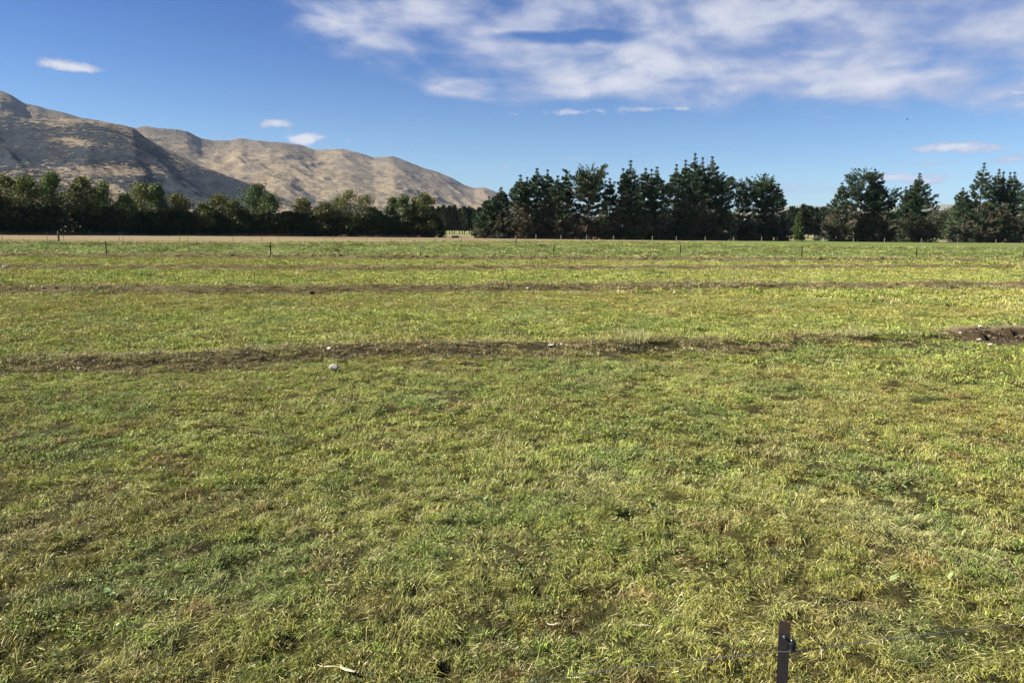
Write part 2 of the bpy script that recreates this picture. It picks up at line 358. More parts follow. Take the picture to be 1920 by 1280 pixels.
# ---------------------------------------------------------------- the ground sheet
def build_ground():
    rings = [0.5, 1.0, 1.6, 2.2, 2.7]; r = 3.0
    while r < 330: rings.append(r); r *= 1.0072
    while r < 15000: rings.append(r); r *= 1.05
    rings.append(15000)
    A = np.concatenate([np.linspace(-43, 43, 300), np.linspace(43, 317, 48)[1:-1]]); A = np.radians(A)
    rr, aa = np.meshgrid(rings, A, indexing='ij')
    x = (rr * np.sin(aa)).ravel(); y = (rr * np.cos(aa)).ravel()
    z = height(x, y)
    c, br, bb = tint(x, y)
    rad = np.hypot(x, y)
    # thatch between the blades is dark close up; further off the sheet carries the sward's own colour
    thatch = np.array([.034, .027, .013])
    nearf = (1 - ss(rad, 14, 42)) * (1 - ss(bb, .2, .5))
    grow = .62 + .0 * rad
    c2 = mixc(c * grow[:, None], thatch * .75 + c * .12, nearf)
    green_far = np.array([.150, .185, .050])
    c2 = mixc(c2, green_far * (.8 + .4 * fbm(x / 9, y / 3, 77, 3))[:, None], ss(y, np.interp(x, ROWW[3][0], ROWW[3][1]) + 1, np.interp(x, ROWW[3][0], ROWW[3][1]) + 4) * .7)
    tz = tan_zone(x, y)
    band = fbm(x / 40, y / 5, 33, 3)
    tcol = TAN * (.85 + .35 * band)[:, None]
    tcol = mixc(tcol, np.array([.26, .215, .11]), ss(fbm(x / 90, y / 9, 34, 2), .45, .6) * .7)
    c2 = mixc(c2, tcol, tz)
    far = ss(rad, 290, 340)
    fcol = mixc(np.tile(np.array([.28, .24, .12]), (len(x), 1)), np.array([.17, .19, .07]), ss(fbm(x / 260, y / 120, 35, 3), .45, .6))
    c2 = mixc(c2, fcol, far)
    nA = len(A); nR = len(rings)
    i, j = np.meshgrid(np.arange(nR - 1), np.arange(nA), indexing='ij'); j2 = (j + 1) % nA
    F = np.stack([i * nA + j, i * nA + j2, (i + 1) * nA + j2, (i + 1) * nA + j], -1).reshape(-1, 4)[:, ::-1]
    V = np.stack([x, y, z], 1)
    # close the middle with a small ring of quads collapsed onto the centre
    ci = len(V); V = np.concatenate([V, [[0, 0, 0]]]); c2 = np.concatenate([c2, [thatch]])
    cap = np.array([[ci, (k + 1) % nA, k, k] for k in range(0, nA)])
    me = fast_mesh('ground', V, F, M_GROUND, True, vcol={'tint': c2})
    o = obj('ground', me); o['kind'] = 'structure'
    # centre disc (straight below the camera)
    me2 = bpy.data.meshes.new('ground_centre'); me2.from_pydata([(0.5 * math.sin(a), 0.5 * math.cos(a), float(zc)) for a, zc in zip(A[::-1], z[:nA][::-1])], [], [list(range(nA))])
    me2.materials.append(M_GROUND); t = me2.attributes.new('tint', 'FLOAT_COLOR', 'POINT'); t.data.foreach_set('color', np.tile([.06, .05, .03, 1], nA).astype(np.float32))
    p = obj('ground_below', me2, o)
    return o
GROUND = build_ground()

# ---------------------------------------------------------------- hills
def hill_material():
    m, q, p = new_mat('hill_tussock', .95, .1)
    g = q.n('ShaderNodeNewGeometry').outputs['Position']
    bush = q.attr('bush')
    gs = q.vm('MULTIPLY', g, (1, 1, 2.6))
    n1 = q.noise(gs, .0060, 7, .66, .4); n2 = q.noise(gs, .034, 5, .65, .3)
    n3 = q.noise(gs, .075, 5, .72)
    f = q.math('ADD', q.math('ADD', q.math('ADD', q.math('MULTIPLY', n1, .36), q.math('MULTIPLY', n2, .36)), q.math('MULTIPLY', n3, .32)), bush)
    mk = q.sstep(f, .70, .735)
    dots = q.math('MULTIPLY', q.sstep(q.noise(gs, .062, 3, .6), .535, .575), q.sstep(f, .555, .64))
    holes = q.math('MULTIPLY', q.sstep(q.noise(q.vm('ADD', gs, (517., 211., 90.)), .055, 3, .6), .575, .62), q.sstep(f, .90, .76))
    mk = q.math('MULTIPLY', q.math('MAXIMUM', mk, dots), q.math('SUBTRACT', 1.0, holes), clamp=True)
    gr = q.mix(q.noise(gs, .0035, 5, .6), (.19, .145, .085), (.28, .215, .125))
    gr = q.mix(q.math('MULTIPLY', q.sstep(q.noise(gs, .012, 6, .68, .3), .46, .60), .75), gr, (.135, .118, .088))
    bc = q.mix(q.noise(gs, .03, 4, .6), (.011, .016, .022), (.022, .028, .030))
    grey = q.attr('scree')
    gr = q.mix(q.math('MULTIPLY', grey, .8), gr, (.15, .125, .09))
    q.put(p.inputs['Base Color'], q.mix(mk, gr, bc))
    bp = q.n('ShaderNodeBump'); bp.inputs['Strength'].default_value = .9; bp.inputs['Distance'].default_value = 22.0
    q.put(bp.inputs['Height'], q.math('ADD', q.noise(gs, .010, 7, .62), q.math('MULTIPLY', mk, .10))); q.L.new(bp.outputs[0], p.inputs['Normal'])
    return m
M_HILL = hill_material()
def hill(name, sil, near_d, far_d, foot, nu, nv, relief, wave, seed, bushes, scree_top, spur=(.8, -.6), base_bush=-.12, mat=None, bk=1.0):
    """sil: photograph silhouette; crest lies at near_d (left end) to far_d (right end)"""
    sx = [p[0] for p in sil]; u = np.linspace(sx[0], sx[-1], nu)
    sy = np.interp(u, sx, [p[1] for p in sil])
    dirs = np.array([tuple(ray(a, c)) for a, c in zip(u, sy)])
    azs = np.arctan2(dirs[:, 0], dirs[:, 1]); tanel = dirs[:, 2] / np.hypot(dirs[:, 0], dirs[:, 1])
    t = np.linspace(0, 1, nu); Dc = near_d + (far_d - near_d) * t
    Dc = Dc * (1 + .05 * (fbm(t * 9, t * 0, seed + 3, 3) - .5)); Df = Dc * foot
    Hc = CAM_H + tanel * Dc
    v = np.concatenate([np.linspace(0, 1, nv), 1 + np.linspace(0, .45, nv // 4)[1:]])
    VV, UU = np.meshgrid(v, np.arange(nu), indexing='ij')
    D = Df[UU] + (Dc[UU] - Df[UU]) * VV
    x = D * np.sin(azs[UU]); y = D * np.cos(azs[UU])
    w_ = np.clip(VV, 0, 1)
    prof = .30 * w_ + .70 * (w_ ** 1.35); prof = np.where(VV > 1, 1 - (VV - 1) * 1.3, prof)
    ca, cb = spur; a = x * ca + y * cb; c_ = -x * cb + y * ca
    wx = (fbm(x / (wave * 1.5), y / (wave * 1.5), seed + 40, 3) - .5) * wave * .9
    rd = ridged((c_ + wx) / wave, a / (wave * 2.6), seed, 6, .52)
    fine = ridged((c_ + wx) / (wave * .3), a / (wave * .5), seed + 5, 4, .5)
    env = np.clip(4 * w_ * (1 - w_), 0, 1) ** .8 + .05
    env = np.where(VV > 1, .3, env)
    z = Hc[UU] * prof + ((rd - .62) * relief + (fine - .6) * relief * .22) * env
    z = z + (fbm(x / (wave * .12), y / (wave * .12), seed + 9, 3) - .5) * relief * .07
    z = np.where(VV <= 0, -5, z)
    # bush density laid over the slope
    hx = np.degrees(np.arctan2(x, y)); el = np.degrees(np.arctan2(z - CAM_H, np.hypot(x, y)))
    bu = np.full(x.shape, base_bush)
    for (px, py, sx_, sy_, am) in bushes:
        dd = ray(px, py); a0 = math.degrees(math.atan2(dd.x, dd.y)); e0 = math.degrees(math.asin(dd.z)); k = math.degrees(1 / FPX)
        bu += bk * am * np.exp(-((hx - a0) / (sx_ * k)) ** 2 - ((el - e0) / (sy_ * k)) ** 2)
    bu += (.55 - rd) * .16
    scree = ss(z / np.maximum(Hc[UU], 60), scree_top, scree_top + .18) * ss(fbm(x / 500, y / 500, seed + 60, 3), .3, .55)
    V = np.stack([x, y, z], -1).reshape(-1, 3)
    n_v = len(v); i, j = np.meshgrid(np.arange(n_v - 1), np.arange(nu - 1), indexing='ij')
    F = np.stack([i * nu + j, i * nu + j + 1, (i + 1) * nu + j + 1, (i + 1) * nu + j], -1).reshape(-1, 4)
    me = fast_mesh(name, V, F, mat or M_HILL, True, vattr={'bush': bu.ravel(), 'scree': scree.ravel()})
    o = obj(name, me); o['kind'] = 'structure'
    return o
hill('hills', [(-900, 60), (-500, 110), (-250, 130), (-60, 155), (0, 170), (20, 179), (45, 194), (70, 198), (90, 205), (120, 211), (160, 223), (205, 231), (255, 239), (272, 236), (300, 240),
  (330, 242), (350, 245), (375, 258), (400, 263), (430, 263), (450, 259), (470, 262), (500, 266), (530, 266), (560, 271), (590, 281), (620, 280), (640, 279), (670, 286), (700, 295), (720, 294), (737, 293), (760, 301), (790, 313),
  (820, 322), (845, 333), (870, 346), (890, 353), (908, 351), (925, 357), (950, 372), (1000, 398), (1080, 422), (1180, 434)], 4300, 8200, .52, 640, 170, 150, 620, 100,
  [(65, 262, 60, 14, .10), (560, 292, 40, 8, .20), (500, 280, 30, 8, .08), (290, 262, 22, 8, .10), (850, 343, 45, 7, .26), (530, 345, 50, 18, .10), (720, 320, 60, 10, .03), (840, 375, 30, 10, .1)], .80, spur=(.62, -.78), base_bush=.095, bk=.55)
hill('hills', [(-1000, 120), (-500, 170), (-200, 200), (0, 219), (60, 222), (110, 224), (160, 223), (200, 229), (225, 234), (250, 240), (280, 262), (325, 285), (375, 311), (412, 325), (470, 347), (520, 368), (580, 392), (680, 420)],
  3000, 3300, .55, 460, 130, 85, 420, 300,
  [(30, 285, 55, 28, .26), (30, 240, 50, 16, .14), (165, 248, 35, 12, .17), (215, 262, 30, 12, .13), (185, 292, 65, 13, .22), (230, 290, 50, 14, .1), (410, 350, 95, 28, .26), (320, 355, 60, 25, .16), (290, 300, 28, 10, .12),
   (240, 335, 120, 12, .05), (130, 268, 45, 8, -.06), (160, 322, 80, 6, -.08), (270, 322, 60, 6, -.08), (330, 290, 25, 9, -.06), (300, 262, 22, 10, -.08), (180, 232, 50, 4, -.02), (450, 345, 20, 12, -.06)], .93, spur=(.75, -.66), base_bush=.150, bk=1.0)
m_dist, q_, p_ = new_mat('distant_range', .95, .1)
q_.put(p_.inputs['Base Color'], q_.mix(q_.noise(q_.n('ShaderNodeNewGeometry').outputs['Position'], .0012, 5, .6), (.13, .13, .10), (.22, .19, .13)))
hill('hills', [(1150, 428), (1250, 408), (1400, 394), (1490, 386), (1540, 387), (1600, 391), (1690, 388), (1750, 384), (1800, 383), (1860, 383), (1920, 385), (2100, 378), (2400, 396), (2700, 420)],
  12500, 13200, .75, 200, 40, 90, 1600, 500, [], .99, base_bush=-.3, mat=m_dist)

# ---------------------------------------------------------------- foliage helpers
def unit(v): return v / np.maximum(np.linalg.norm(v, axis=-1, keepdims=True), 1e-9)
def diamonds(C, D, L, W, r, mid=.45):
    """thin leaf shaped quads from C along D"""
    n = len(C); S = unit(np.cross(D, unit(r.normal(size=(n, 3)))))
    L = np.broadcast_to(L, n)[:, None]; W = np.broadcast_to(W, n)[:, None]
    P = np.stack([C, C + D * L * mid + S * W / 2, C + D * L, C + D * L * mid - S * W / 2], 1)
    return P.reshape(-1, 3)
def tube_arrays(path, rad, k=6):
    path = np.asarray(path, float); n = len(path); V = []; F = []
    T = unit(np.gradient(path, axis=0)); up = np.array([0.3, 0.2, 1.0]) if abs(T[0][2]) < .9 else np.array([1.0, .1, 0])
    for i in range(n):
        a = unit(np.cross(T[i], up)); c = np.cross(T[i], a)
        for j in range(k):
            t = 2 * math.pi * j / k; V.append(path[i] + rad[i] * (math.cos(t) * a + math.sin(t) * c))
    for i in range(n - 1):
        for j in range(k): F.append((i * k + j, i * k + (j + 1) % k, (i + 1) * k + (j + 1) % k, (i + 1) * k + j))
    return V, F
def tubes_mesh(name, paths, mat, k=6):
    V = []; F = []
    for path, rad in paths:
        v, f = tube_arrays(path, rad, k); o = len(V); V += v; F += [tuple(q + o for q in g) for g in f]
    return fast_mesh(name, np.array(V), np.array(F), mat, True)

def pine_meshes(H, W, seed, top='spire', dead=.5, bare_to=.04, dens=1.0, lean=0.0, tops=()):
    """radiata pine: whorls of limbs lifting at their tips, each limb and side twig a brush of needles.
       top: spire | broad; tops: extra leaders (x, y, height fraction)"""
    r = np.random.default_rng(seed)
    leaders = [(0, 0, 1.0, 1.0)] + [(a, c, h, .5) for a, c, h in tops]
    CC = ([], []); DD = ([], []); SZ = ([], []); limbs = []
    def brush(p0, p1, nclump, per, isdead, thick, sz=1.0):
        n = nclump * per; t = np.repeat(r.uniform(0, 1.05, nclump), per)[:, None]
        ax = unit((p1 - p0)[None, :])
        c = p0 + (p1 - p0) * t + np.repeat(r.normal(size=(nclump, 3)) * thick * np.array([1.3, 1.3, .8]), per, 0)
        d = unit(ax * .9 + np.array([0, 0, .25]) + r.normal(size=(n, 3)) * .50)
        CC[isdead].append(c); DD[isdead].append(d); SZ[isdead].append(np.full(n, sz))
    for li, (lx, ly, hf, scale) in enumerate(leaders):
        Ht = H * hf; z0 = bare_to * H if li == 0 else .35 * H
        nb = int((19 if top == 'spire' else 16) * (1 if li == 0 else .6) * dens * (H / 24) ** .4)
        zs_ = np.linspace(z0, Ht * .97, nb) + r.normal(size=nb) * .10
        if li == 0: zs_ = np.concatenate([zs_, np.linspace(.012, .26, 6) * H])
        for z in zs_:
            t = z / Ht
            if top == 'spire': prof = np.interp(t, [0, .1, .3, .5, .66, .78, .86, .93, 1.0], [.98, 1.0, .94, .72, .46, .28, .15, .08, .03])
            else: prof = np.interp(t, [0, .15, .35, .55, .75, .88, .96, 1.0], [.85, .90, .80, .84, .90, .68, .40, .16])
            k = 6; a0 = r.uniform(0, 6.28)
            for q in range(k):
                az_ = a0 + q * 6.283 / k + r.normal() * .28
                L = W * .5 * prof * scale * r.uniform(.50, 1.15) * (1.22 if r.random() < .14 else 1)
                L = max(L, .45 if t < .85 else .25)
                rise = r.uniform(-.05, .22) if t < .5 else r.uniform(.20, .45)
                if t > .8: rise = r.uniform(.5, 1.0) if top == 'spire' else r.uniform(.3, .6)
                s = np.linspace(0, 1, 6)
                out = np.array([np.cos(az_), np.sin(az_), 0]); side = np.array([-out[1], out[0], 0])
                P = np.array([lx * z / Ht, ly * z / Ht, z]) + out * (L * s)[:, None]
                P[:, 2] += L * (rise * s + .34 * s ** 2.4 - (.16 * np.sin(s * 3.1) if t < .4 else 0))
                limbs.append((P, np.linspace(.05 + .012 * L, .015, 6)))
                at = lambda u: np.array([np.interp(u, s, P[:, i]) for i in range(3)])
                dd = int(r.random() < (.75 if t < dead else .06))
                brush(at(.50 if dd == 0 else .35), at(1.0), int(3 + L * 2.0), 5, 0 if t > .3 else dd, (.10 + .02 * L) if t < .86 else .05, 1.0 if t < .84 else .62)
                nt = int(3 + L * .95) if t < .86 else 0
                for _ in range(nt):
                    u = r.uniform(.25, .95); sg = r.choice([-1, 1]); tl = (.16 + .26 * (1 - u)) * L + .45
                    p0 = at(u); dir_ = unit(out * .75 + side * sg * r.uniform(.35, .95) + np.array([0, 0, r.uniform(.15, .6) if t > .35 else r.uniform(-.1, .35)]))
                    dt = dd if r.random() < .8 else 0
                    brush(p0, p0 + dir_ * tl, int(3 + tl * 1.9), 5, dt, .15)
    for lx, ly, hf, scale in leaders:
        n = 110; c = np.stack([np.full(n, lx), np.full(n, ly), H * hf - r.uniform(0, 1, n) ** .9 * 3.6], 1); c[:, :2] += r.normal(size=(n, 2)) * (.05 + .07 * (H * hf - c[:, 2:3]))
        SZ[0].append(np.full(n, .6)); CC[0].append(c); DD[0].append(unit(np.stack([r.normal(size=n) * .38, r.normal(size=n) * .38, np.full(n, 1.0)], 1)))
    out_m = []
    for k in (0, 1):
        if not CC[k]: out_m.append(None); continue
        C = np.concatenate(CC[k]); D = np.concatenate(DD[k]); C[:, 0] += lean * C[:, 2]; n = len(C)
        S_ = np.concatenate(SZ[k]); V = diamonds(C, D, r.uniform(.45, .85, n) * S_, (r.uniform(.17, .31, n) if k == 0 else r.uniform(.10, .20, n)) * S_, r)
        out_m.append(fast_mesh('pine_crown' if k == 0 else 'dead_needles', V, np.arange(len(V)).reshape(-1, 4), M_PINE if k == 0 else M_DEADP, fattr={'tone': r.random(n)}))
    crown, deadm = out_m
    tz = np.linspace(0, 1, 9)
    tp = []
    for lx, ly, hf, scale in leaders:
        zt = tz * H * hf * .985
        tp.append((np.stack([lx * np.minimum(1, tz * 1.6) + lean * zt + np.sin(tz * 5 + seed) * .12, ly * np.minimum(1, tz * 1.6), zt - .1], 1), (H * .016 * scale) * (1 - tz * .93) + .02))
    for i in range(0, len(limbs), 2):
        P, rad = limbs[i]; P = P.copy(); P[:, 0] += lean * P[:, 2]; tp.append((P[[0, 2, 5]], rad[[0, 2, 5]]))
    trunk = tubes_mesh('pine_trunk', tp, M_BARK, 4)
    return crown, trunk, deadm

def broad_meshes(H, W, seed, mat, low=.12, lobes=16, leafs=240, tall=1.0, leaf=.42):
    r = np.random.default_rng(seed); CC = []; tp = []
    trunk_top = H * .62
    tz = np.linspace(0, 1, 6)
    tp.append((np.stack([np.sin(tz * 3 + seed) * .25, np.cos(tz * 2.3 + seed) * .2 - .2, tz * trunk_top - .1], 1), .28 * H / 14 * (1 - .7 * tz)))
    for i in range(lobes):
        h = low + (1 - low) * ((i + .5) / lobes) ** .9
        prof = np.interp(h, [0, .2, .45, .7, .88, 1], [.75, .95, 1.0, .82, .5, .12])
        a = r.uniform(0, 6.283); rad = W * .5 * prof * r.uniform(.15, .72)
        c = np.array([np.cos(a) * rad, np.sin(a) * rad, H * h * .93])
        size = np.array([W * .21, W * .21, H * .105 * tall]) * r.uniform(.7, 1.25)
        if h > .8: size *= .72
        n = int(leafs * r.uniform(.8, 1.2)); d = unit(r.normal(size=(n, 3)))
        p = c + d * size * (r.random((n, 1)) ** .38) * (1 + .22 * r.normal(size=(n, 1)) * .5)
        # a few sprays that break the outline
        k = n // 10; p[:k] = c + d[:k] * size * r.uniform(1.0, 1.35, (k, 1)) + np.array([0, 0, .3])
        CC.append(p)
        z0 = max(.8, c[2] * r.uniform(.35, .6)); z0 = min(z0, trunk_top)
        st = np.array([0, 0, z0]); m = (st + c) / 2 + np.array([0, 0, -.3])
        tp.append((np.array([st, m, c]), [.10, .07, .03]))
    C = np.concatenate(CC); C = C[C[:, 2] < H]; n = len(C)
    C[:, 2] = np.maximum(C[:, 2], .5)
    D = unit(r.normal(size=(n, 3)) + np.array([0, 0, .5]))
    V = diamonds(C, D, r.uniform(leaf * .8, leaf * 1.7, n), r.uniform(leaf * .5, leaf * 1.0, n), r)
    crown = fast_mesh('leafy_crown', V, np.arange(len(V)).reshape(-1, 4), mat, fattr={'tone': r.random(n)})
    return crown, tubes_mesh('tree_trunk', tp, M_BARKG, 5), None

def plant_tree(name, meshes, x, y, label, cat, group, rz=0.0, s=1.0):
    t = empty(name, (x, y, 0), rz); t.scale = (s, s, s) if np.isscalar(s) else s
    tag(t, label, cat, group)
    obj('crown', meshes[0], t); obj('trunk', meshes[1], t)
    if meshes[2] is not None:
        d = obj('dead_needles', meshes[2], t); d['label'] = 'brown dead needles on the lower limbs'
    return t
def copy_tree(src, x, y, label=None, rz=0.0, s=1.0):
    c = src.copy(); col.objects.link(c); c.location = (x, y, 0); c.rotation_euler = (0, 0, rz); c.scale = (s, s, s) if np.isscalar(s) else s
    if label: c['label'] = label
    for ch in list(src.children):
        d = ch.copy(); col.objects.link(d); d.parent = c
    return c
def treeline_Y(px):
    return float(np.interp(px, [-300, 0, 500, 850, 950, 1200, 1400, 1600, 1850, 2200], [155, 169, 203, 222, 218, 228, 246, 254, 285, 300]))

# ---------------------------------------------------------------- pines, middle and right
PINES = [ # px, top y, width m, dY, top, dead, lean, extra leaders, label
 (917, 371, 6, -2, 'spire', .25, 0, (), 'small dark pine at the left foot of the middle row, before the far hills'),
 (940, 352, 7.5, 3, 'spire', .35, 0, (), 'short pine second from the left in the middle pine row'),
 (976, 329, 8.5, -1, 'spire', .50, 0, ((1.9, .5, .97),), 'twin-topped pine stepping up at the left of the middle row'),
 (1007, 316, 8.5, 2, 'spire', .52, 0, (), 'dense upright pine with a thick pointed top, left part of the middle row'),
 (1027, 319, 7, 5, 'spire', .45, 0, (), 'slim pine with a thin spire between two thicker pines, left part of the middle row'),
 (1046, 330, 7.5, -2, 'spire', .55, 0, (), 'shorter pine with browned lower limbs left of the flat-topped pine'),
 (1062, 321, 7, 3, 'spire', .5, 0, (), 'narrow pointed pine right beside the broad flat-topped pine'),
 (1105, 317, 10.5, -2, 'broad', .56, 0, ((1.6, 0, .985),), 'broad flat-topped pine with shelf-like limbs and brown lower boughs'),
 (1147, 336, 6.5, 2, 'spire', .4, -.03, (), 'lower pine leaning left at the edge of the gap in the middle row'),
 (1183, 301, 10, 0, 'spire', .56, 0, ((-2.2, .3, .90),), 'tall pine with a thin notched leader right of the gap in the row'),
 (1211, 315, 8, 3, 'spire', .5, 0, (), 'upright pine just right of the tall notched-leader pine'),
 (1232, 313, 8, -1, 'spire', .45, 0, ((-1.6, 0, .97),), 'double-topped pine left of the tallest cluster'),
 (1266, 308, 9, 1, 'spire', .5, .02, (), 'pine with fanned left limbs at the left edge of the tallest cluster'),
 (1286, 300, 7, 4, 'spire', .4, 0, (), 'slender second spire of the tallest cluster'),
 (1304, 287, 9, -1, 'spire', .55, 0, (), 'tallest pine of all, its spire highest above the row'),
 (1318, 295, 7.5, 4, 'spire', .4, 0, (), 'pine spire directly right of the tallest one'),
 (1336, 294, 12.5, 0, 'spire', .36, 0, (), 'pine with a thin tufted leader and long upswept limbs on its right'),
 (1356, 334, 7, -3, 'broad', .3, 0, (), 'low wide pine filling the right foot of the tallest cluster'),
 (1396, 341, 7.5, 0, 'broad', .5, 0, (), 'umbrella-crowned pine with open bare forks, left half of the pair'),
 (1430, 333, 9, 3, 'broad', .45, 0, ((1.4, 0, .98),), 'umbrella-crowned pine with the higher dark top, right half of the pair'),
 (1460, 346, 7, -1, 'spire', .55, 0, (), 'small grey-brown pine leaning on the right side of the umbrella pair'),
 (1579, 342, 8.5, 1, 'spire', .5, 0, (), 'rounded pine with a bare twig leader at the left of the right-hand group'),
 (1620, 320, 10, 3, 'broad', .45, 0, (), 'round-headed pine in the middle of the right-hand group'),
 (1641, 316, 9, 0, 'spire', .40, 0, ((2.8, 0, .93),), 'forked pine with two dark heads, tallest of the right-hand group'),
 (1659, 357, 9.5, -1, 'broad', .35, 0, (), 'low pine with shelf limbs reaching right over the field gap'),
 (1725, 325, 13, 2, 'spire', .30, 0, ((-3.0, 0, .83), (-4.6, 0, .80)), 'lone cone-shaped pine with a thin pale spire standing between two field gaps'),
 (1810, 352, 9, 5, 'spire', .3, -.04, (), 'lower pine with a left-leaning arm at the left of the far-right group'),
 (1846, 305, 11, 0, 'spire', .42, 0, (), 'tall twin-tiered pine with the highest spire of the far-right group'),
 (1874, 317, 10.5, 2, 'spire', .42, 0, ((1.8, 0, .97),), 'full dark pine in the middle of the far-right group'),
 (1903, 322, 11, -1, 'spire', .5, 0, ((-1.7, 0, 1.0),), 'pine with a bristly top and brown boughs at the right picture edge'),
 (1945, 330, 12, 1, 'spire', .4, 0, (), 'pine cut off by the right picture edge'),
]
for i, (px, ty, W, dY, top, dead, lean, tops, lab) in enumerate(PINES):
    Y = treeline_Y(px) + dY
    X, _, Z = at_depth(px, ty, Y)
    ms = pine_meshes(Z, W * (1.30 if top == 'spire' else 1.3), 100 + i, top, dead, tops=tops, lean=lean)
    plant_tree('pine_tree', ms, X, Y, lab, 'pine tree', 'pines standing along the far side of the field')

# young bushes at the foot of the pines
BUSH = [(985, 436, 3.5, 'rounded green bush at the foot of the left middle pines'), (1070, 434, 4, 'bright green bush under the flat-topped pine'), (1468, 441, 3.2, 'small green bush right of the umbrella pines'),
        (1503, 440, 3.8, 'green bush at the foot of the narrow poplar'), (1540, 436, 6, 'dark bush left of the right-hand pine group'), (1790, 425, 7.5, 'large green bush left of the far-right pines'), (1235, 437, 3.5, 'low bush under the double-topped pine'), (940, 435, 4, 'dark bush at the left end of the pine row')]
for i, (px, ty, W, lab) in enumerate(BUSH):
    Y = treeline_Y(px) - 5; X, _, Z = at_depth(px, ty, Y)
    ms = broad_meshes(max(Z, 1.5), W, 300 + i, M_BROAD[1] if i in (1, 3) else M_FAR, low=.05, lobes=8, leafs=90, leaf=.28)
    plant_tree('bush', ms, X, Y, lab, 'bush', 'bushes at the foot of the pines')

# ---------------------------------------------------------------- broadleaf trees, left
BROADS = [ # px, top y, width m, material, label
 (-60, 318, 9, 0, 'olive leafy tree cut by the left picture edge'),
 (8, 326, 8, 2, 'yellowish leafy tree at the far left of the tree belt'),
 (48, 327, 7.5, 0, 'olive leafy tree with a ragged crown, second at the far left'),
 (94, 320, 7, 1, 'tall green leafy tree standing above the base gap in the belt'),
 (150, 328, 7.5, 0, 'tall leafy tree with two yellow-green heads before the bush-covered slope'),
 (188, 338, 6.5, 1, 'pointed green leafy tree with a dark right side'),
 (232, 362, 5, 1, 'low dark-topped leafy tree left of the domed tree'),
 (266, 339, 8.5, 0, 'domed olive tree with a pale crown before the hillside'),
 (296, 343, 5.5, 1, 'thin pointed tree on the shoulder of the domed olive tree'),
 (334, 362, 6.5, 2, 'bright yellow-green bushy tree standing alone above the hedge'),
 (380, 380, 6, 0, 'low olive tree right of the notch in the belt'),
 (412, 363, 8, 2, 'wide yellow-olive tree with a low dome'),
 (440, 374, 6, 0, 'small grey-olive tree beside the wide yellow-olive dome'),
 (480, 341, 8.5, 1, 'tall dark green tree, highest between the belt notch and the feathery trees'),
 (503, 362, 7, 1, 'dark green tree on the right shoulder of the tall one'),
 (570, 371, 7, 2, 'low round golden-olive tree above the clipped-looking hedge'),
 (608, 378, 6.5, 2, 'low brownish-olive tree right of the round golden one'),
 (634, 366, 5.5, 0, 'thin feathery tree left of the feathery clump'),
 (657, 354, 7.5, 0, 'feathery olive tree, tallest of the feathery clump'),
 (684, 362, 7, 0, 'feathery olive tree on the right of the clump'),
 (700, 388, 5.5, 1, 'low dark leafy tree in the dip right of the feathery clump'),
 (739, 368, 5.5, 1, 'narrow leafy tree with an orange-tinged head, left of a near twin'),
 (758, 364, 5.5, 1, 'narrow leafy tree with an orange-tinged head, right of a near twin'),
 (783, 369, 6, 1, 'leafy tree tucked on the left side of the last tall tree of the belt'),
 (798, 360, 7.5, 0, 'last tall leafy tree at the right end of the belt'),
]
for i, (px, ty, W, mi, lab) in enumerate(BROADS):
    Y = treeline_Y(px) + (2 if i % 2 else -1); X, _, Z = at_depth(px, ty, Y)
    feather = 634 <= px <= 690
    ms = broad_meshes(Z, W * 1.5, 400 + i, M_BROAD[mi], low=.30 if 90 < px < 160 else .16, lobes=20 if not feather else 24, leafs=230 if not feather else 130, tall=1.0, leaf=.40 if not feather else .34)
    plant_tree('leafy_tree', ms, X, Y, lab, 'tree', 'leafy trees of the shelterbelt on the left')

# dark shelterbelt conifers forming the low solid wall
def shelter_meshes(seed, H=9.0, W=7.0, n=3400):
    r = np.random.default_rng(seed)
    h = r.random(n) ** .9; a = r.uniform(0, 6.283, n); prof = np.interp(h, [0, .1, .5, .8, 1], [.9, 1.0, .95, .72, .2])
    rad = W * .5 * prof * (r.random(n) ** .35) * (1 + .10 * np.sin(a * 5 + h * 17))
    C = np.stack([np.cos(a) * rad, np.sin(a) * rad * .8, h * H * (.92 + .08 * np.sin(a * 3 + seed))], 1)
    C[:, 2] = np.maximum(C[:, 2], .1)
    D = unit(np.stack([np.cos(a) * .8, np.sin(a) * .8, np.full(n, -.1)], 1) + r.normal(size=(n, 3)) * .5)
    V = diamonds(C, D, r.uniform(.5, 1.0, n), r.uniform(.25, .5, n), r)
    crown = fast_mesh('shelter_crown', V, np.arange(len(V)).reshape(-1, 4), M_SHELTER, fattr={'tone': r.random(n)})
    tz = np.linspace(0, 1, 5); tp = [(np.stack([tz * 0, tz * 0, tz * H * .9 - .1], 1), .22 * (1 - .8 * tz))]
    return crown, tubes_mesh('shelter_trunk', tp, M_BARK, 6), None
SHORT = ['the olive tree at the left edge', 'the yellowish tree', 'the ragged olive tree', 'the tall green tree', 'the two-headed tree', 'the pointed green tree', 'the low dark-topped tree', 'the domed olive tree', 'the thin pointed tree', 'the bright yellow-green tree', 'the low olive tree', 'the wide yellow-olive dome', 'the small grey-olive tree', 'the tall dark green tree', 'the dark green shoulder tree', 'the golden-olive tree', 'the brownish-olive tree', 'the thin feathery tree', 'the tallest feathery tree', 'the right feathery tree', 'the low dark leafy tree', 'the left orange-tinged twin', 'the right orange-tinged twin', 'the tucked-in leafy tree', 'the last tall leafy tree']
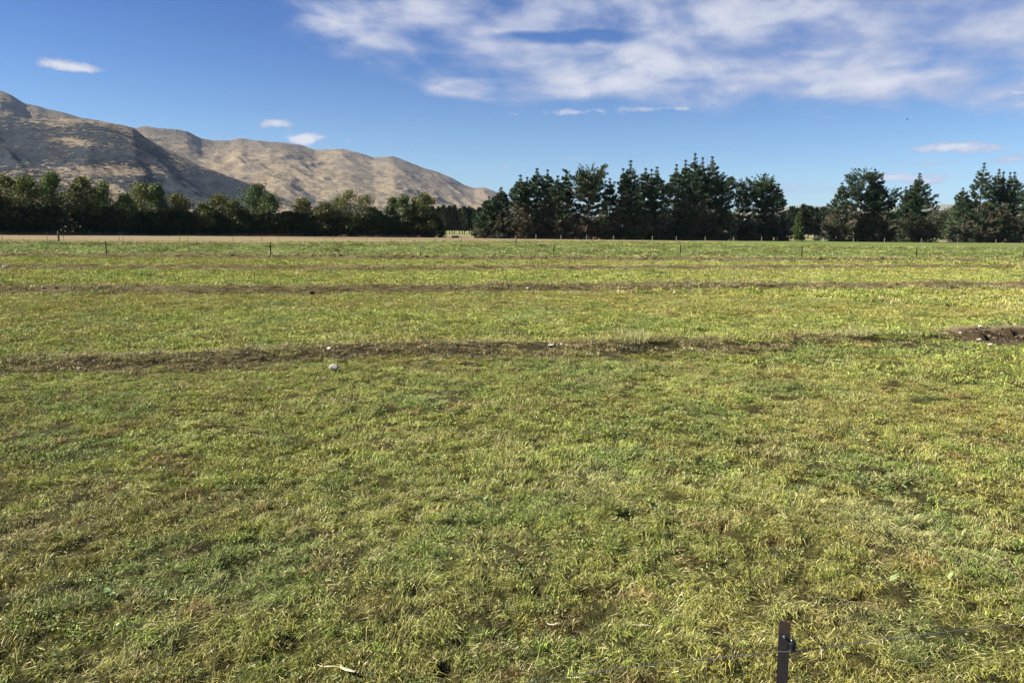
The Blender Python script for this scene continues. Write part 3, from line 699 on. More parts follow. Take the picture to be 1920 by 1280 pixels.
def shelter_label(px):
    i = min(range(len(BROADS)), key=lambda j: abs(BROADS[j][0] - px)); d = px - BROADS[i][0]
    where = 'directly below' if abs(d) < 5 else ('just right of' if d > 0 else 'just left of')
    if abs(d) > 16: where = where.replace('just', 'further')
    l = 'dark evergreen of the low row, %s %s' % (where, SHORT[i])
    n = used_labels.get(l, 0); used_labels[l] = n + 1
    return l if n == 0 else l.replace('dark evergreen', 'second dark evergreen')
SH = []
for k in range(4): SH.append(shelter_meshes(500 + k, H=9 + .4 * k))
src = None; k = 0; used_labels = {}
ORD = 'first second third fourth fifth sixth seventh eighth ninth tenth eleventh twelfth thirteenth fourteenth fifteenth'.split()
shelter_px = [p for p in np.arange(-70, 822, 21.0) if not (108 < p < 148)]
for px in shelter_px:
    Y = treeline_Y(px) + random.uniform(-1.2, 1.2) - 1.5
    ty = float(np.interp(px, [-100, 0, 200, 330, 460, 540, 700, 830], [384, 388, 394, 398, 400, 403, 403, 406])) + random.uniform(-8, 5)
    X, _, Z = at_depth(px, ty, Y); ms = SH[k % 4]; s = Z / (9 + .4 * (k % 4))
    t = plant_tree('shelter_tree', ms, X, Y, shelter_label(px), 'tree', 'dark evergreens packed into the low row on the left', rz=random.uniform(0, .8), s=(1.0, 1.0, s))
    k += 1

# ---------------------------------------------------------------- groves further back
def slim_meshes(seed, H=14, W=4.0, n=1300, clear=.12, mat=None, pole=.12):
    r = np.random.default_rng(seed); h = clear + (1 - clear) * r.random(n); a = r.uniform(0, 6.283, n)
    t = (h - clear) / (1 - clear); prof = np.interp(t, [0, .12, .5, .85, 1], [.6, 1.0, .85, .42, .08])
    rad = W * .5 * prof * r.random(n) ** .5 * (1 + .15 * np.sin(a * 4 + h * 25))
    C = np.stack([np.cos(a) * rad, np.sin(a) * rad, h * H], 1)
    D = unit(np.stack([np.cos(a) * .5, np.sin(a) * .5, np.full(n, .6)], 1) + r.normal(size=(n, 3)) * .4)
    V = diamonds(C, D, r.uniform(.7, 1.3, n), r.uniform(.3, .55, n), r)
    crown = fast_mesh('slim_crown', V, np.arange(len(V)).reshape(-1, 4), mat or M_FAR, fattr={'tone': r.random(n)})
    tz = np.linspace(0, 1, 5)
    return crown, tubes_mesh('slim_trunk', [(np.stack([tz * 0, tz * 0, tz * H * .95 - .1], 1), pole * 1.5 * (1 - .8 * tz))], M_BARK, 6), None
SL = [slim_meshes(600 + k) for k in range(3)]
for i, px in enumerate([800, 811, 822, 832, 843, 852, 862, 871, 880, 890, 899]):
    Y = 385 + random.uniform(-4, 4); X, _, Z = at_depth(px, 390 + random.uniform(-4, 5), Y); s = Z / 14
    plant_tree('grove_tree', SL[i % 3], X, Y, '%s slim dark tree from the left in the distant grove standing over pale grass' % ORD[i], 'tree', 'slim trees of the distant grove', rz=i, s=(1.15, 1.15, s))
    if i % 2 == 0:
        Y += 14; X, _, Z = at_depth(px + 5, 391, Y)
        plant_tree('grove_tree', SL[(i + 1) % 3], X, Y, '%s tree from the left in the back row of the slim distant grove' % ORD[i // 2], 'tree', 'slim trees in the back row of the distant grove', rz=i * 2, s=(1.15, 1.15, Z / 14))
pop = slim_meshes(620, 12.0, 4.6, 2600, .03, M_BROAD[1])
Y = 262; X, _, Z = at_depth(1499, 401, Y)
plant_tree('poplar_tree', pop, X, Y, 'narrow olive-green poplar standing between the umbrella pines and the right-hand group', 'tree', None, s=(.75, .75, Z / 12))
for i, (px, ty) in enumerate([(1474, 397), (1486, 389), (1496, 392), (1508, 385), (1519, 388), (1531, 391), (1543, 390), (1556, 393), (1566, 391)]):
    Y = 372 + random.uniform(-6, 6); X, _, Z = at_depth(px, ty, Y)
    plant_tree('grove_tree', SL[i % 3], X, Y, '%s tree from the left in the distant dark row behind the narrow poplar' % ORD[i], 'tree', 'distant dark row behind the narrow poplar', rz=i, s=(1.6, 1.6, Z / 14))
FB = [broad_meshes(11, 11, 640 + k, M_FAR if k % 2 else M_BROAD[1], low=.05, lobes=14, leafs=130, leaf=.6) for k in range(3)]
FAR = [(1668, 394, 520), (1684, 402, 420), (1697, 405, 400), (1765, 396, 470), (1778, 391, 560), (1790, 389, 600), (1803, 390, 560), (1760, 412, 380), (1775, 408, 390), (1789, 410, 385), (1690, 391, 640), (1815, 394, 560),
       (1140, 404, 420), (1152, 400, 430), (1370, 398, 420), (1380, 402, 400), (1590, 398, 420), (1610, 402, 430), (1640, 400, 420), (1710, 396, 560), (1735, 394, 580), (1830, 398, 480), (1880, 398, 480), (1925, 396, 480)]
green = sorted([f for f in FAR if f[2] < 440 and f[0] > 1660]); skyl = sorted([f for f in FAR if 1660 < f[0] < 1820 and f not in green]); thru = sorted([f for f in FAR if f not in green and f not in skyl])
for grp, phrase, g in ((green, '%s mid-green distant tree from the left, low in the gaps beside the lone cone-shaped pine', 'mid-green distant trees at the gaps'),
                       (skyl, '%s dark tree from the left on the far skyline beside the lone cone-shaped pine', 'dark distant trees on the skyline at the right'),
                       (thru, '%s distant tree from the left glimpsed low behind the pines', 'distant trees glimpsed through the pines')):
    for i, (px, ty, Y) in enumerate(grp):
        X, _, Z = at_depth(px, ty, Y); s = Z / 11
        plant_tree('distant_tree', FB[i % 3], X, Y, phrase % ORD[i], 'tree', g, rz=i * 1.3, s=(s * 1.1, s * 1.1, s))

# rank dead growth under the left belt
def rank_strip():
    r = np.random.default_rng(9); n = 9000; px = r.uniform(-60, 860, n)
    P = np.array([(lambda Y: (ray(p, 440).x / ray(p, 440).y * Y, Y, 0))(treeline_Y(p) - 5.5 + r.normal() * .7) for p in px])
    keep = fbm(P[:, 0] / 4, P[:, 1] * 0, 3, 3) > .38; P = P[keep]; n = len(P)
    D = unit(np.stack([r.normal(size=n) * .5, r.normal(size=n) * .5, np.ones(n)], 1))
    V = diamonds(P, D, r.uniform(.3, .95, n), r.uniform(.10, .25, n), r)
    m = leafy('dead_bracken', 'TREE', ((.15, .075, .04), (.13, .07, .04)), trans=.1)
    o = obj('undergrowth', fast_mesh('undergrowth', V, np.arange(len(V)).reshape(-1, 4), m, fattr={'tone': r.random(n)}))
    tag(o, 'reddish-brown dead growth along the foot of the left tree belt', 'undergrowth', kind='stuff')
rank_strip()

# ---------------------------------------------------------------- fences
def box_arrays(x0, x1, y0, y1, z0, z1):
    V = [(x, y, z) for z in (z0, z1) for y in (y0, y1) for x in (x0, x1)]
    F = [(0, 2, 3, 1), (4, 5, 7, 6), (0, 1, 5, 4), (2, 6, 7, 3), (0, 4, 6, 2), (1, 3, 7, 5)]
    return V, F
def y_post_mesh(name, H, wdt, mat, topmat=None, flange=.004):
    """steel star post: flat face with a stem behind, sharp notched head"""
    w2 = wdt / 2; dp = wdt * .75; t = flange
    prof = [(-w2, 0), (w2, 0), (w2, t), (t / 2, t), (t / 2, dp), (-t / 2, dp), (-t / 2, t), (-w2, t)]
    zs = [-.3, H * .25, H * .5, H * .75, H * .955, H]; V = []; F = []; mi = []
    for z in zs: V += [(a, c, z) for a, c in prof]
    n = len(prof)
    for i in range(len(zs) - 1):
        for j in range(n): F.append((i * n + j, i * n + (j + 1) % n, (i + 1) * n + (j + 1) % n, (i + 1) * n + j)); mi.append(1 if (topmat and i == len(zs) - 2) else 0)
    o = (len(zs) - 1) * n
    V[o] = (-w2, 0, H + .004); V[o + 1] = (w2, 0, H - .006)
    F.append((o, o + 1, o + 2, o + 7)); F.append((o + 3, o + 4, o + 5, o + 6)); mi += [1 if topmat else 0] * 2
    me = bpy.data.meshes.new(name); me.from_pydata(V, [], F); me.materials.append(mat)
    if topmat: me.materials.append(topmat)
    me.polygons.foreach_set('material_index', mi)
    return me
def round_post(name, H, rad, mat):
    zs = np.array([-.3, .2, H * .6, H - .03, H]); path = np.stack([zs * 0, zs * 0, zs], 1)
    V, F = tube_arrays(path, [rad, rad * 1.02, rad, rad * .96, rad * .6], 9)
    V = [tuple(v) for v in V]; n = 9; F = [tuple(f) for f in F] + [tuple(range((len(zs) - 1) * n, len(zs) * n))]
    me = bpy.data.meshes.new(name); me.from_pydata(V, [], F); me.materials.append(mat); return me
def wire_mesh(pts, zz_, rad, sag=.0, mat=None, k=4):
    path = []
    for (a, c) in zip(pts[:-1], pts[1:]):
        for s in np.linspace(0, 1, 5)[:-1]:
            path.append((a[0] + (c[0] - a[0]) * s, a[1] + (c[1] - a[1]) * s, zz_ - sag * 4 * s * (1 - s)))
    path.append((*pts[-1], zz_))
    return tubes_mesh('wire', [(np.array(path), [rad] * len(path))], mat or M_WIRE, k)
def fence(name, pts, label, H, wires, kinds, wire_r=.0022, post_w=.045, post_mesh=None):
    base = empty(name, (pts[0][0], pts[0][1], 0)); tag(base, label, 'fence')
    meshes = {}
    for (x, y), kd in zip(pts, kinds):
        if kd not in meshes:
            if kd == 'steel': meshes[kd] = y_post_mesh('star_post', H, post_w, M_FARPOST)
            elif kd == 'wood': meshes[kd] = round_post('wood_post', H + .15, .085, M_WOOD)
            elif kd == 'pale': meshes[kd] = round_post('pale_post', H + .1, .07, M_PALEWOOD)
            elif kd == 'thin': meshes[kd] = round_post('thin_post', H, .028, M_WOOD)
            elif kd == 'tipped': meshes[kd] = y_post_mesh('tipped_post', H, post_w, M_FARPOST)
        p = obj('post', meshes[kd], base); p.location = (x - pts[0][0], y - pts[0][1], float(height(np.array([x]), np.array([y]))[0]))
        p.rotation_euler = (random.uniform(-.03, .03), random.uniform(-.03, .03), random.uniform(-.2, .2))
        if kd == 'tipped':
            c = round_post('sleeve', .55, .05, M_PALEWOOD); q = obj('sleeve', c, p); q.location = (0, 0, H - .5)
            p['label'] = 'post with a pale sleeve over its upper half'
    rel = [(a - pts[0][0], c - pts[0][1]) for a, c in pts]
    for z in wires: obj('wire', wire_mesh(rel, z, wire_r, .03), base)
    return base
# the mid-field fence just behind the fourth bank
mid_px = [(-460, 478), (-125, 479), (200, 482), (508, 482), (788, 482.5), (1038, 483), (1275, 483.5), (1503, 484), (1718, 485.5), (1919, 487), (2110, 488.5)]
pts = [ground_at(*p) for p in mid_px]
fence('mid_field_fence', pts, 'steel-post wire fence across the middle of the field behind the fourth bank', 1.22, [.35, .65, .95, 1.08], ['steel'] * 4 + ['tipped'] + ['steel'] * 6, .003, .09)
# two lane fences before the tan paddock
def lane(pxs, yl, yr): return [ground_at(p, float(np.interp(p, [0, 960], [yl, yr]))) for p in pxs]
fence('lane_fence', lane([-120, 5, 120, 231, 337, 437, 522, 609, 687, 752, 837, 895, 960], 455, 455.6), 'thin wooden-post fence, the farther of two before the tan paddock on the left', 1.35, [.4, .8, 1.2], ['thin'] * 13, .004)
fence('lane_fence', lane([-50, 89, 224, 352, 491, 625, 734, 761, 865, 985, 1100, 1205], 456, 457), 'thin wooden-post fence, the nearer of two before the tan paddock on the left', 1.35, [.4, .8, 1.2], ['thin'] * 12, .004)
fence('tree_foot_fence', [ground_at(p, float(np.interp(p, [900, 1500, 1920], [450.2, 454.3, 456.0]))) for p in [1005, 1052, 1100, 1150, 1223, 1268, 1322, 1375, 1428, 1487, 1544, 1600, 1658, 1727, 1795, 1867, 1935]],
      'pale wooden-post fence along the foot of the pines', 1.3, [.4, .8, 1.15], ['pale'] * 17, .004)
for px, py, lab in [(110.5, 456.5, 'stout dark wooden post standing alone before the tan paddock on the left'), (967, 460.5, 'brown wooden post standing alone in front of the left middle pines')]:
    x, y = ground_at(px, py); o = obj('lone_post', round_post('lone_post', 1.55 if px < 500 else 1.5, .12, M_WOOD)); o.location = (x, y, 0); tag(o, lab, 'post')

# the near electric fence
PZ = .93
P = ground_at(1484, 1201, PZ); Q = ground_at(1920, 1166, PZ); S = ground_at(950, 1279.5, PZ)
P = Vector(P); Q = Vector(Q); S = Vector(S)
Qe = P + (Q - P).normalized() * 7.0; Se = P + (S - P).normalized() * 6.0
nf = empty('electric_fence', (P.x, P.y, 0)); tag(nf, 'single-wire electric fence with a dark steel post in the near right foreground', 'fence')
tp_ = Vector(ground_at(1470, 1166, 1.045))
PO = Vector((tp_.x, tp_.y)) - P
near_d = math.hypot(tp_.x, tp_.y)
pw = 18.0 / FPX * math.sqrt(tp_.x ** 2 + tp_.y ** 2 + (CAM_H - 1.0) ** 2)
pm = y_post_mesh('star_post_near', 1.045, pw, M_IRON, M_RUST, .005)
faceang = math.atan2(tp_.x, -tp_.y) * 0 - math.atan2(tp_.x, tp_.y) * .6
po = obj('post', pm, nf); po.location = (PO.x + .022, PO.y, 0); po.rotation_euler = (0, R(-.9), faceang); po['label'] = 'dark steel star post with a rusty head'
for e in (Qe, Se):
    o = obj('post', pm, nf); o.location = (e.x - P.x + PO.x, e.y - P.y + PO.y, 0); o.rotation_euler = (0, 0, faceang)
def insulator():
    import bmesh
    bm = bmesh.new()
    m = bmesh.ops.create_uvsphere(bm, u_segments=16, v_segments=12, radius=1)
    for v in m['verts']:
        q = abs(v.co.z) ** .7 * (1 if v.co.z > 0 else -1)
        v.co = Vector((v.co.x * .0125 * (1.25 if v.co.x > 0 else .8), v.co.y * .013, q * .030))
    for zz_, rr_ in ((.012, .0165), (-.014, .0165)):
        m = bmesh.ops.create_cone(bm, cap_ends=True, segments=16, radius1=rr_, radius2=rr_ * .92, depth=.004)
        for v in m['verts']: v.co.z += zz_
    m = bmesh.ops.create_cube(bm, size=1)
    for v in m['verts']: v.co = Vector((v.co.x * .014 - .010, v.co.y * .014, v.co.z * .040))
    me = bpy.data.meshes.new('insulator'); bm.to_mesh(me); bm.free(); me.materials.append(M_PLASTIC)
    for p in me.polygons: p.use_smooth = False
    return me
ins = obj('insulator', insulator(), po); ins.location = (pw / 2 + .008, .004, .95)
bolt_v, bolt_f = tube_arrays([(0, -.006, 0), (0, -.001, 0), (0, .004, 0)], [.004, .0052, .0052], 8)
bm_ = bpy.data.meshes.new('bolt'); bm_.from_pydata([tuple(v) for v in bolt_v], [], [tuple(f) for f in bolt_f] + [tuple(range(8))]); bm_.materials.append(M_WIRE)
bo = obj('bolt', bm_, po); bo.location = (-.001, -.001, .985)
wpath = [(*(Se - P), PZ)]
for s in np.linspace(.85, .12, 7): p_s = (Se - P) * s; wpath.append((p_s.x, p_s.y, PZ - .02 * 4 * s * (1 - s)))
wpath += [(PO.x - .02, PO.y - .008, PZ), (PO.x + pw * .45, PO.y - .010, PZ + .001), (PO.x + pw * .5 + .012, PO.y - .012, PZ + .003)]
for s in np.linspace(.12, .85, 7): p_s = (Qe - P) * s; wpath.append((p_s.x, p_s.y, PZ - .02 * 4 * s * (1 - s) + .002))
wpath.append((*(Qe - P), PZ))
obj('wire', tubes_mesh('near_wire', [(np.array(wpath), [.0014] * len(wpath))], M_WIRE, 6), nf)

STONES = [(149, 691, .055, M_STONE, .5, 'flat oval pale stone on the nearest bank, left side'), (160, 676, .045, M_STONE, .8, 'small round pale stone just behind the flat oval one'), (229, 675, .03, M_STONE, .6, 'tiny pale stone right of the two pale stones on the left bank'),
          (626, 689, .075, M_STONE, .95, 'upright angular pale stone in front of the nearest bank'), (1033, 654, .07, M_STONE, .4, 'flat white stone in the middle of the nearest bank'), (1053, 652, .055, M_STONE, .6, 'rounded white stone right of the flat white one'), (1022, 646, .035, M_STONE, .6, 'small yellowish stone behind the flat white one'),
          (618, 662, .05, M_STONE, .6, 'pale stone on the crest of the nearest bank above the upright one'),
          (1799, 633.5, .05, M_STONE, .6, 'pinkish-white stone at the left of the bare earth bank'), (1835, 631.5, .05, M_STONE, .5, 'white stone lying high in the bare earth bank'), (1836, 639, .055, M_STONE, .4, 'flat white stone half way down the bare earth bank'), (1857, 647, .06, M_STONE, .6, 'white stone at the foot of the bare earth bank'), (1810, 650, .05, M_STONE, .4, 'flat pale stone left at the foot of the bare earth bank'),
          (10, 501, .16, M_STONE, .7, 'bright white stone on the third bank at the left edge'), (990, 541, .09, M_STONE, .5, 'grey-white stone on the second bank'),
          (585, 547, .10, M_DIRT, .8, 'dark clod on the second bank left of centre'), (1265, 546, .08, M_STONE, .5, 'pale stone at the foot of the second bank')]
CLEAR = [(*ground_at(a_, b_ + 1, .05 if b_ > 600 else .1), c_) for a_, b_, c_, *_ in STONES]
# ---------------------------------------------------------------- grass as instanced tufts
def blades_mesh(name, n, spread, lmin, lmax, wmin, wmax, lean_lo, lean_hi, seed, mat, comb=0.0, clusters=0, cspread=.012):
    r = np.random.default_rng(seed)
    a = r.uniform(0, 6.283, n); rr = spread * np.sqrt(r.random(n)); bx = np.cos(a) * rr; by = np.sin(a) * rr
    dirn = r.uniform(0, 6.283, n); shade = r.normal(size=n) * .05; lf = np.ones(n)
    if clusters:
        ca = r.uniform(0, 6.283, clusters); cr = spread * np.sqrt(r.random(clusters)); k = r.integers(0, clusters, n)
        ox = r.normal(size=n) * cspread; oy = r.normal(size=n) * cspread
        bx = np.cos(ca[k]) * cr[k] + ox; by = np.sin(ca[k]) * cr[k] + oy
        dirn = np.arctan2(oy, ox) + r.normal(size=n) * .7
        shade = shade + np.clip(r.normal(size=clusters) * .36, -.6, .75)[k]; lf = r.uniform(.6, 1.3, clusters)[k]
    if comb: dirn = r.normal(size=n) * comb
    L = r.uniform(lmin, lmax, n) * lf; lean = np.radians(r.uniform(lean_lo, lean_hi, n)); w_ = r.uniform(wmin, wmax, n)
    hd = np.stack([np.cos(dirn), np.sin(dirn), np.zeros(n)], 1)
    sd_ = np.stack([-np.sin(dirn + r.normal(size=n) * .5), np.cos(dirn), np.zeros(n)], 1)
    sd_[:, 2] = r.normal(size=n) * .5; sd_ = unit(sd_)
    p0 = np.stack([bx, by, np.full(n, -.010)], 1)
    d1 = hd * np.sin(lean * .55)[:, None] + np.array([0, 0, 1.0]) * np.cos(lean * .55)[:, None]
    l2 = np.minimum(lean * 1.35, 2.1)
    d2 = hd * np.sin(l2)[:, None] + np.array([0, 0, 1.0]) * np.cos(l2)[:, None]
    p1 = p0 + d1 * (L * .5)[:, None]; p2 = p1 + d2 * (L * .5)[:, None]
    p2[:, 2] = np.maximum(p2[:, 2], .004)
    W = w_[:, None] * .5
    P = np.stack([p0 - sd_ * W * .8, p0 + sd_ * W * .8, p1 + sd_ * W, p1 - sd_ * W, p2 + sd_ * W * .12, p2 - sd_ * W * .12], 1).reshape(-1, 3)
    i = np.arange(n)[:, None] * 6
    F = np.concatenate([i + np.array([[0, 1, 2, 3]]), i + np.array([[3, 2, 4, 5]])], 0)
    t = r.random(n)
    return fast_mesh(name, P, F, mat, fattr={'tone': np.concatenate([t, t]), 'shade': np.concatenate([shade, shade])})
def clover_mesh(name, n, spread, size, seed, hmax=.06):
    r = np.random.default_rng(seed); C = np.stack([r.normal(size=n) * spread * .5, r.normal(size=n) * spread * .5, r.uniform(.015, hmax, n)], 1)
    D = unit(np.stack([r.normal(size=n), r.normal(size=n), r.normal(size=n) * .35], 1))
    S = unit(np.cross(D, np.array([0, 0, 1.0]) + r.normal(size=(n, 3)) * .35)); L = r.uniform(size * .7, size * 1.3, n)[:, None]
    P = np.stack([C, C + D * L * .55 + S * L * .36, C + D * L, C + D * L * .55 - S * L * .36], 1).reshape(-1, 3)
    return fast_mesh(name, P, np.arange(4 * n).reshape(-1, 4), M_CLOVER, fattr={'tone': r.random(n)})

def instancer(name, label, variants, pts, idx, rot, scl, tnt):
    c = bpy.data.collections.new(name + '_kinds')
    for k, me in enumerate(variants):
        o = bpy.data.objects.new('%s_kind_%02d' % (name, k), me); c.objects.link(o)
    me = bpy.data.meshes.new(name + '_points'); me.vertices.add(len(pts)); me.vertices.foreach_set('co', pts.astype(np.float32).ravel())
    a = me.attributes.new('kind_index', 'INT', 'POINT'); a.data.foreach_set('value', idx.astype(np.int32))
    a = me.attributes.new('turn', 'FLOAT_VECTOR', 'POINT'); a.data.foreach_set('vector', rot.astype(np.float32).ravel())
    a = me.attributes.new('size', 'FLOAT_VECTOR', 'POINT'); a.data.foreach_set('vector', scl.astype(np.float32).ravel())
    a = me.attributes.new('tint', 'FLOAT_COLOR', 'POINT'); a.data.foreach_set('color', np.concatenate([tnt, np.ones((len(tnt), 1))], 1).astype(np.float32).ravel())
    o = obj(name, me); tag(o, label, 'grass', kind='stuff')
    ng = bpy.data.node_groups.new(name + '_nodes', 'GeometryNodeTree')
    ng.interface.new_socket('Geometry', in_out='INPUT', socket_type='NodeSocketGeometry'); ng.interface.new_socket('Geometry', in_out='OUTPUT', socket_type='NodeSocketGeometry')
    gi = ng.nodes.new('NodeGroupInput'); go = ng.nodes.new('NodeGroupOutput')
    ip = ng.nodes.new('GeometryNodeInstanceOnPoints'); ci = ng.nodes.new('GeometryNodeCollectionInfo')
    ci.inputs['Collection'].default_value = c; ci.inputs['Separate Children'].default_value = True; ci.inputs['Reset Children'].default_value = True
    ip.inputs['Pick Instance'].default_value = True
    def na(nm, ty):
        q = ng.nodes.new('GeometryNodeInputNamedAttribute'); q.data_type = ty; q.inputs[0].default_value = nm
        return [s for s in q.outputs if s.enabled and s.name == 'Attribute'][0]
    L = ng.links.new
    L(gi.outputs[0], ip.inputs['Points']); L(ci.outputs[0], ip.inputs['Instance'])
    L(na('kind_index', 'INT'), ip.inputs['Instance Index'])
    er = ng.nodes.new('FunctionNodeEulerToRotation'); L(na('turn', 'FLOAT_VECTOR'), er.inputs[0]); L(er.outputs[0], ip.inputs['Rotation'])
    L(na('size', 'FLOAT_VECTOR'), ip.inputs['Scale']); L(ip.outputs[0], go.inputs[0])
    md = o.modifiers.new('tufts', 'NODES'); md.node_group = ng
    return o

def wedge(r0, r1, density, seed, half=41):
    r = np.random.default_rng(seed); area = math.radians(2 * half) / 2 * (r1 * r1 - r0 * r0); n = int(area * density)
    rad = np.sqrt(r.uniform(r0 * r0, r1 * r1, n)); a = np.radians(r.uniform(-half, half, n))
    return rad * np.sin(a), rad * np.cos(a), r
# zone 1: close
near_kinds = [blades_mesh('tuft', 78, .068, .022, .060, .0022, .0042, 25, 86, 700 + k, M_GRASS, clusters=8, cspread=.011) for k in range(5)] + \
             [blades_mesh('lodged', 34, .07, .05, .13, .0018, .0036, 68, 100, 710 + k, M_GRASS, comb=.6) for k in range(4)] + \
             [blades_mesh('straws', 4, .06, .07, .20, .0014, .0024, 76, 95, 720 + k, M_GRASS, comb=.9) for k in range(3)] + \
             [clover_mesh('clover', 20, .055, .017, 730 + k, .045) for k in range(3)]
next_kinds = [blades_mesh('tuft', 105, .105, .024, .062, .0030, .0052, 25, 84, 2700 + k, M_GRASS, clusters=12, cspread=.014) for k in range(5)] + \
             [blades_mesh('lodged', 48, .10, .05, .12, .0024, .0044, 64, 99, 2710 + k, M_GRASS, comb=.6) for k in range(4)] + \
             [blades_mesh('straws', 6, .09, .08, .18, .0018, .003, 76, 95, 2720 + k, M_GRASS, comb=.9) for k in range(3)] + \
             [clover_mesh('clover', 34, .09, .020, 2730 + k, .045) for k in range(3)]
def zone(name, label, r0, r1, dens, seed, kinds, groups, sc_lo, sc_hi, tall=1.15, gap=.45, half=41):
    x, y, r = wedge(r0, r1, dens, seed, half)
    c, br, bb = tint(x, y)
    cs = .105 if r1 < 10 else (.15 if r1 < 20 else .34); fl = .85 if r1 < 20 else .55; clump = fbm(x / cs, y / cs, 41, 3); big = fbm(x / 1.1, y / 1.1, 42, 3); lush = ss(fbm(x / .7, y / .7, 47, 3), .62, .74)
    tz = tan_zone(x, y)
    p = np.clip(1.0 - ss(gap + .06 - clump, 0, .12) * fl, 0, 1) * (1 - .97 * ss(bb, .25, .5)) * (1 - tz)
    p = np.maximum(p, .62 * br * (1 - ss(bb, .25, .5)))
    for hx, hy, hr in HW: p *= 1 - np.exp(-((x - hx) ** 2 + (y - hy) ** 2) / (hr * hr) * 1.2)
    for hx, hy, hr in CLEAR: p *= 1 - np.exp(-((x - hx) ** 2 + (y - hy + hr * 1.1) ** 2) / (2.2 * hr) ** 2 * .8)
    keep = r.random(len(x)) < p
    x, y, c, br, clump, big, lush = x[keep], y[keep], c[keep], br[keep], clump[keep], big[keep], lush[keep]
    n = len(x); z = height(x, y)
    u = r.random(n); idx = np.zeros(n, int)
    tuft, lodged, straws, clover = groups
    pl_ = ss(fbm(x / .9, y / .9, 44, 3), .45, .6)
    idx = r.integers(tuft[0], tuft[1], n)
    sel = u < (.20 + .38 * pl_ + .18 * ss(x, .2, 2.5) * (r1 < 10)); idx[sel] = r.integers(lodged[0], lodged[1], sel.sum())
    sel = r.random(n) < (.05 if r1 < 20 else .03); idx[sel] = r.integers(straws[0], straws[1], sel.sum()); st = sel
    sel = (r.random(n) < (.05 + .30 * lush) * (1 - br)) & ~st; idx[sel] = r.integers(clover[0], clover[1], sel.sum()); c[sel] = c[sel] * .3 + LUSH * .62
    c = c * (1 + r.normal(size=(n, 1)) * (.12 if r1 < 20 else .08)) * (1 + r.normal(size=(n, 3)) * (.04 if r1 < 20 else .02))
    dryp = r.random(n) < (.10 if r1 < 20 else .04); c[dryp] = c[dryp] * .45 + STRAW * .5
    c[st] = STRAW * r.uniform(.8, 1.25, (st.sum(), 1)) * np.array([1.05, 1.05, 1.0])
    c = np.clip(c, .01, .7)
    comb_dir = fbm(x / 1.5, y / 1.5, 45, 2) * 12.0 + r.normal(size=n) * .7
    rot = np.stack([r.normal(size=n) * .12, r.normal(size=n) * .12, comb_dir], 1)
    s = r.uniform(sc_lo, sc_hi, n); hgt = tall * (.65 + .7 * ss(clump, .40, .66)) * (.8 + .4 * ss(big, .35, .65)) * (1 - .35 * br)
    scl = np.stack([s, s, s * hgt], 1)
    return instancer(name, label, kinds, np.stack([x, y, z], 1), idx, rot, scl, c)
G1 = ((0, 5), (5, 9), (9, 12), (12, 15))
zone('grass', 'mown grass and lodged hay close to the camera', 1.6, 7.5, 470, 801, near_kinds, G1, .8, 1.25, 1.0, .46, 56)
zone('grass', 'mown grass between the near fence and the nearest bank', 7.5, 14.5, 215, 802, next_kinds, G1, .8, 1.25, 1.0, .455, 46)
mid_kinds = [blades_mesh('patch', 300, .30, .030, .075, .0055, .0095, 25, 84, 740 + k, M_GRASS, clusters=36, cspread=.022) for k in range(5)] + \
            [blades_mesh('patch_lodged', 120, .27, .06, .14, .0045, .0075, 55, 94, 750 + k, M_GRASS, comb=.6) for k in range(4)] + \
            [blades_mesh('patch_straw', 20, .25, .08, .2, .003, .005, 65, 94, 760 + k, M_GRASS, comb=.9) for k in range(3)] + \
            [clover_mesh('patch_clover', 110, .25, .035, 770 + k, .06) for k in range(3)]
zone('grass', 'mown grass of the middle field between the first two banks', 14.5, 30, 22, 803, mid_kinds, G1, .85, 1.2, 1.0, .41, 43)
far_kinds = [blades_mesh('sward', 260, .50, .05, .11, .011, .020, 15, 76, 780 + k, M_GRASS, clusters=40, cspread=.035) for k in range(5)] + \
            [blades_mesh('sward_lodged', 130, .48, .08, .16, .014, .022, 45, 88, 790 + k, M_GRASS, comb=.8) for k in range(4)] + \
            [blades_mesh('sward_straw', 40, .45, .10, .2, .010, .016, 25, 80, 796 + k, M_GRASS, comb=.9) for k in range(3)] + \
            [clover_mesh('sward_clover', 130, .42, .07, 799 + k, .08) for k in range(3)]
zone('grass', 'mown grass between the second bank and the mid-field fence', 30, 66, 8.0, 804, far_kinds, G1, .6, 1.1, 1.2, .40, 40)
zone('grass', 'taller green grass beyond the mid-field fence', 66, 175, .55, 805, far_kinds, G1, 1.8, 3.0, .55, .36, 39)

# ---------------------------------------------------------------- small single things in the field
def zat(x, y): return float(height(np.array([x]), np.array([y]))[0])
def rock(seed, s, mat, flat=.55, sides=12):
    import bmesh
    r = np.random.default_rng(seed); bm = bmesh.new(); bmesh.ops.create_icosphere(bm, subdivisions=2, radius=1)
    cuts = [Vector(unit(r.normal(size=3))) for _ in range(7)]
    for v in bm.verts:
        for cdir in cuts:
            d = v.co.dot(cdir); lim = .62
            if d > lim: v.co -= cdir * (d - lim)
        v.co = Vector((v.co.x * s * 1.2, v.co.y * s, v.co.z * s * flat))
    me = bpy.data.meshes.new('stone'); bm.to_mesh(me); bm.free(); me.materials.append(mat); return me
for i, (px, py, s, mt, fl, lab) in enumerate(STONES):
    x, y = ground_at(px, py + 1, .05 if py > 600 else .1); o = obj('stone', rock(900 + i, s, mt, fl)); o.location = (x, y, zat(x, y) + s * fl * .80 + .012); o.rotation_euler = (random.uniform(-.2, .2), random.uniform(-.2, .2), random.uniform(0, 6)); tag(o, lab, 'stone')
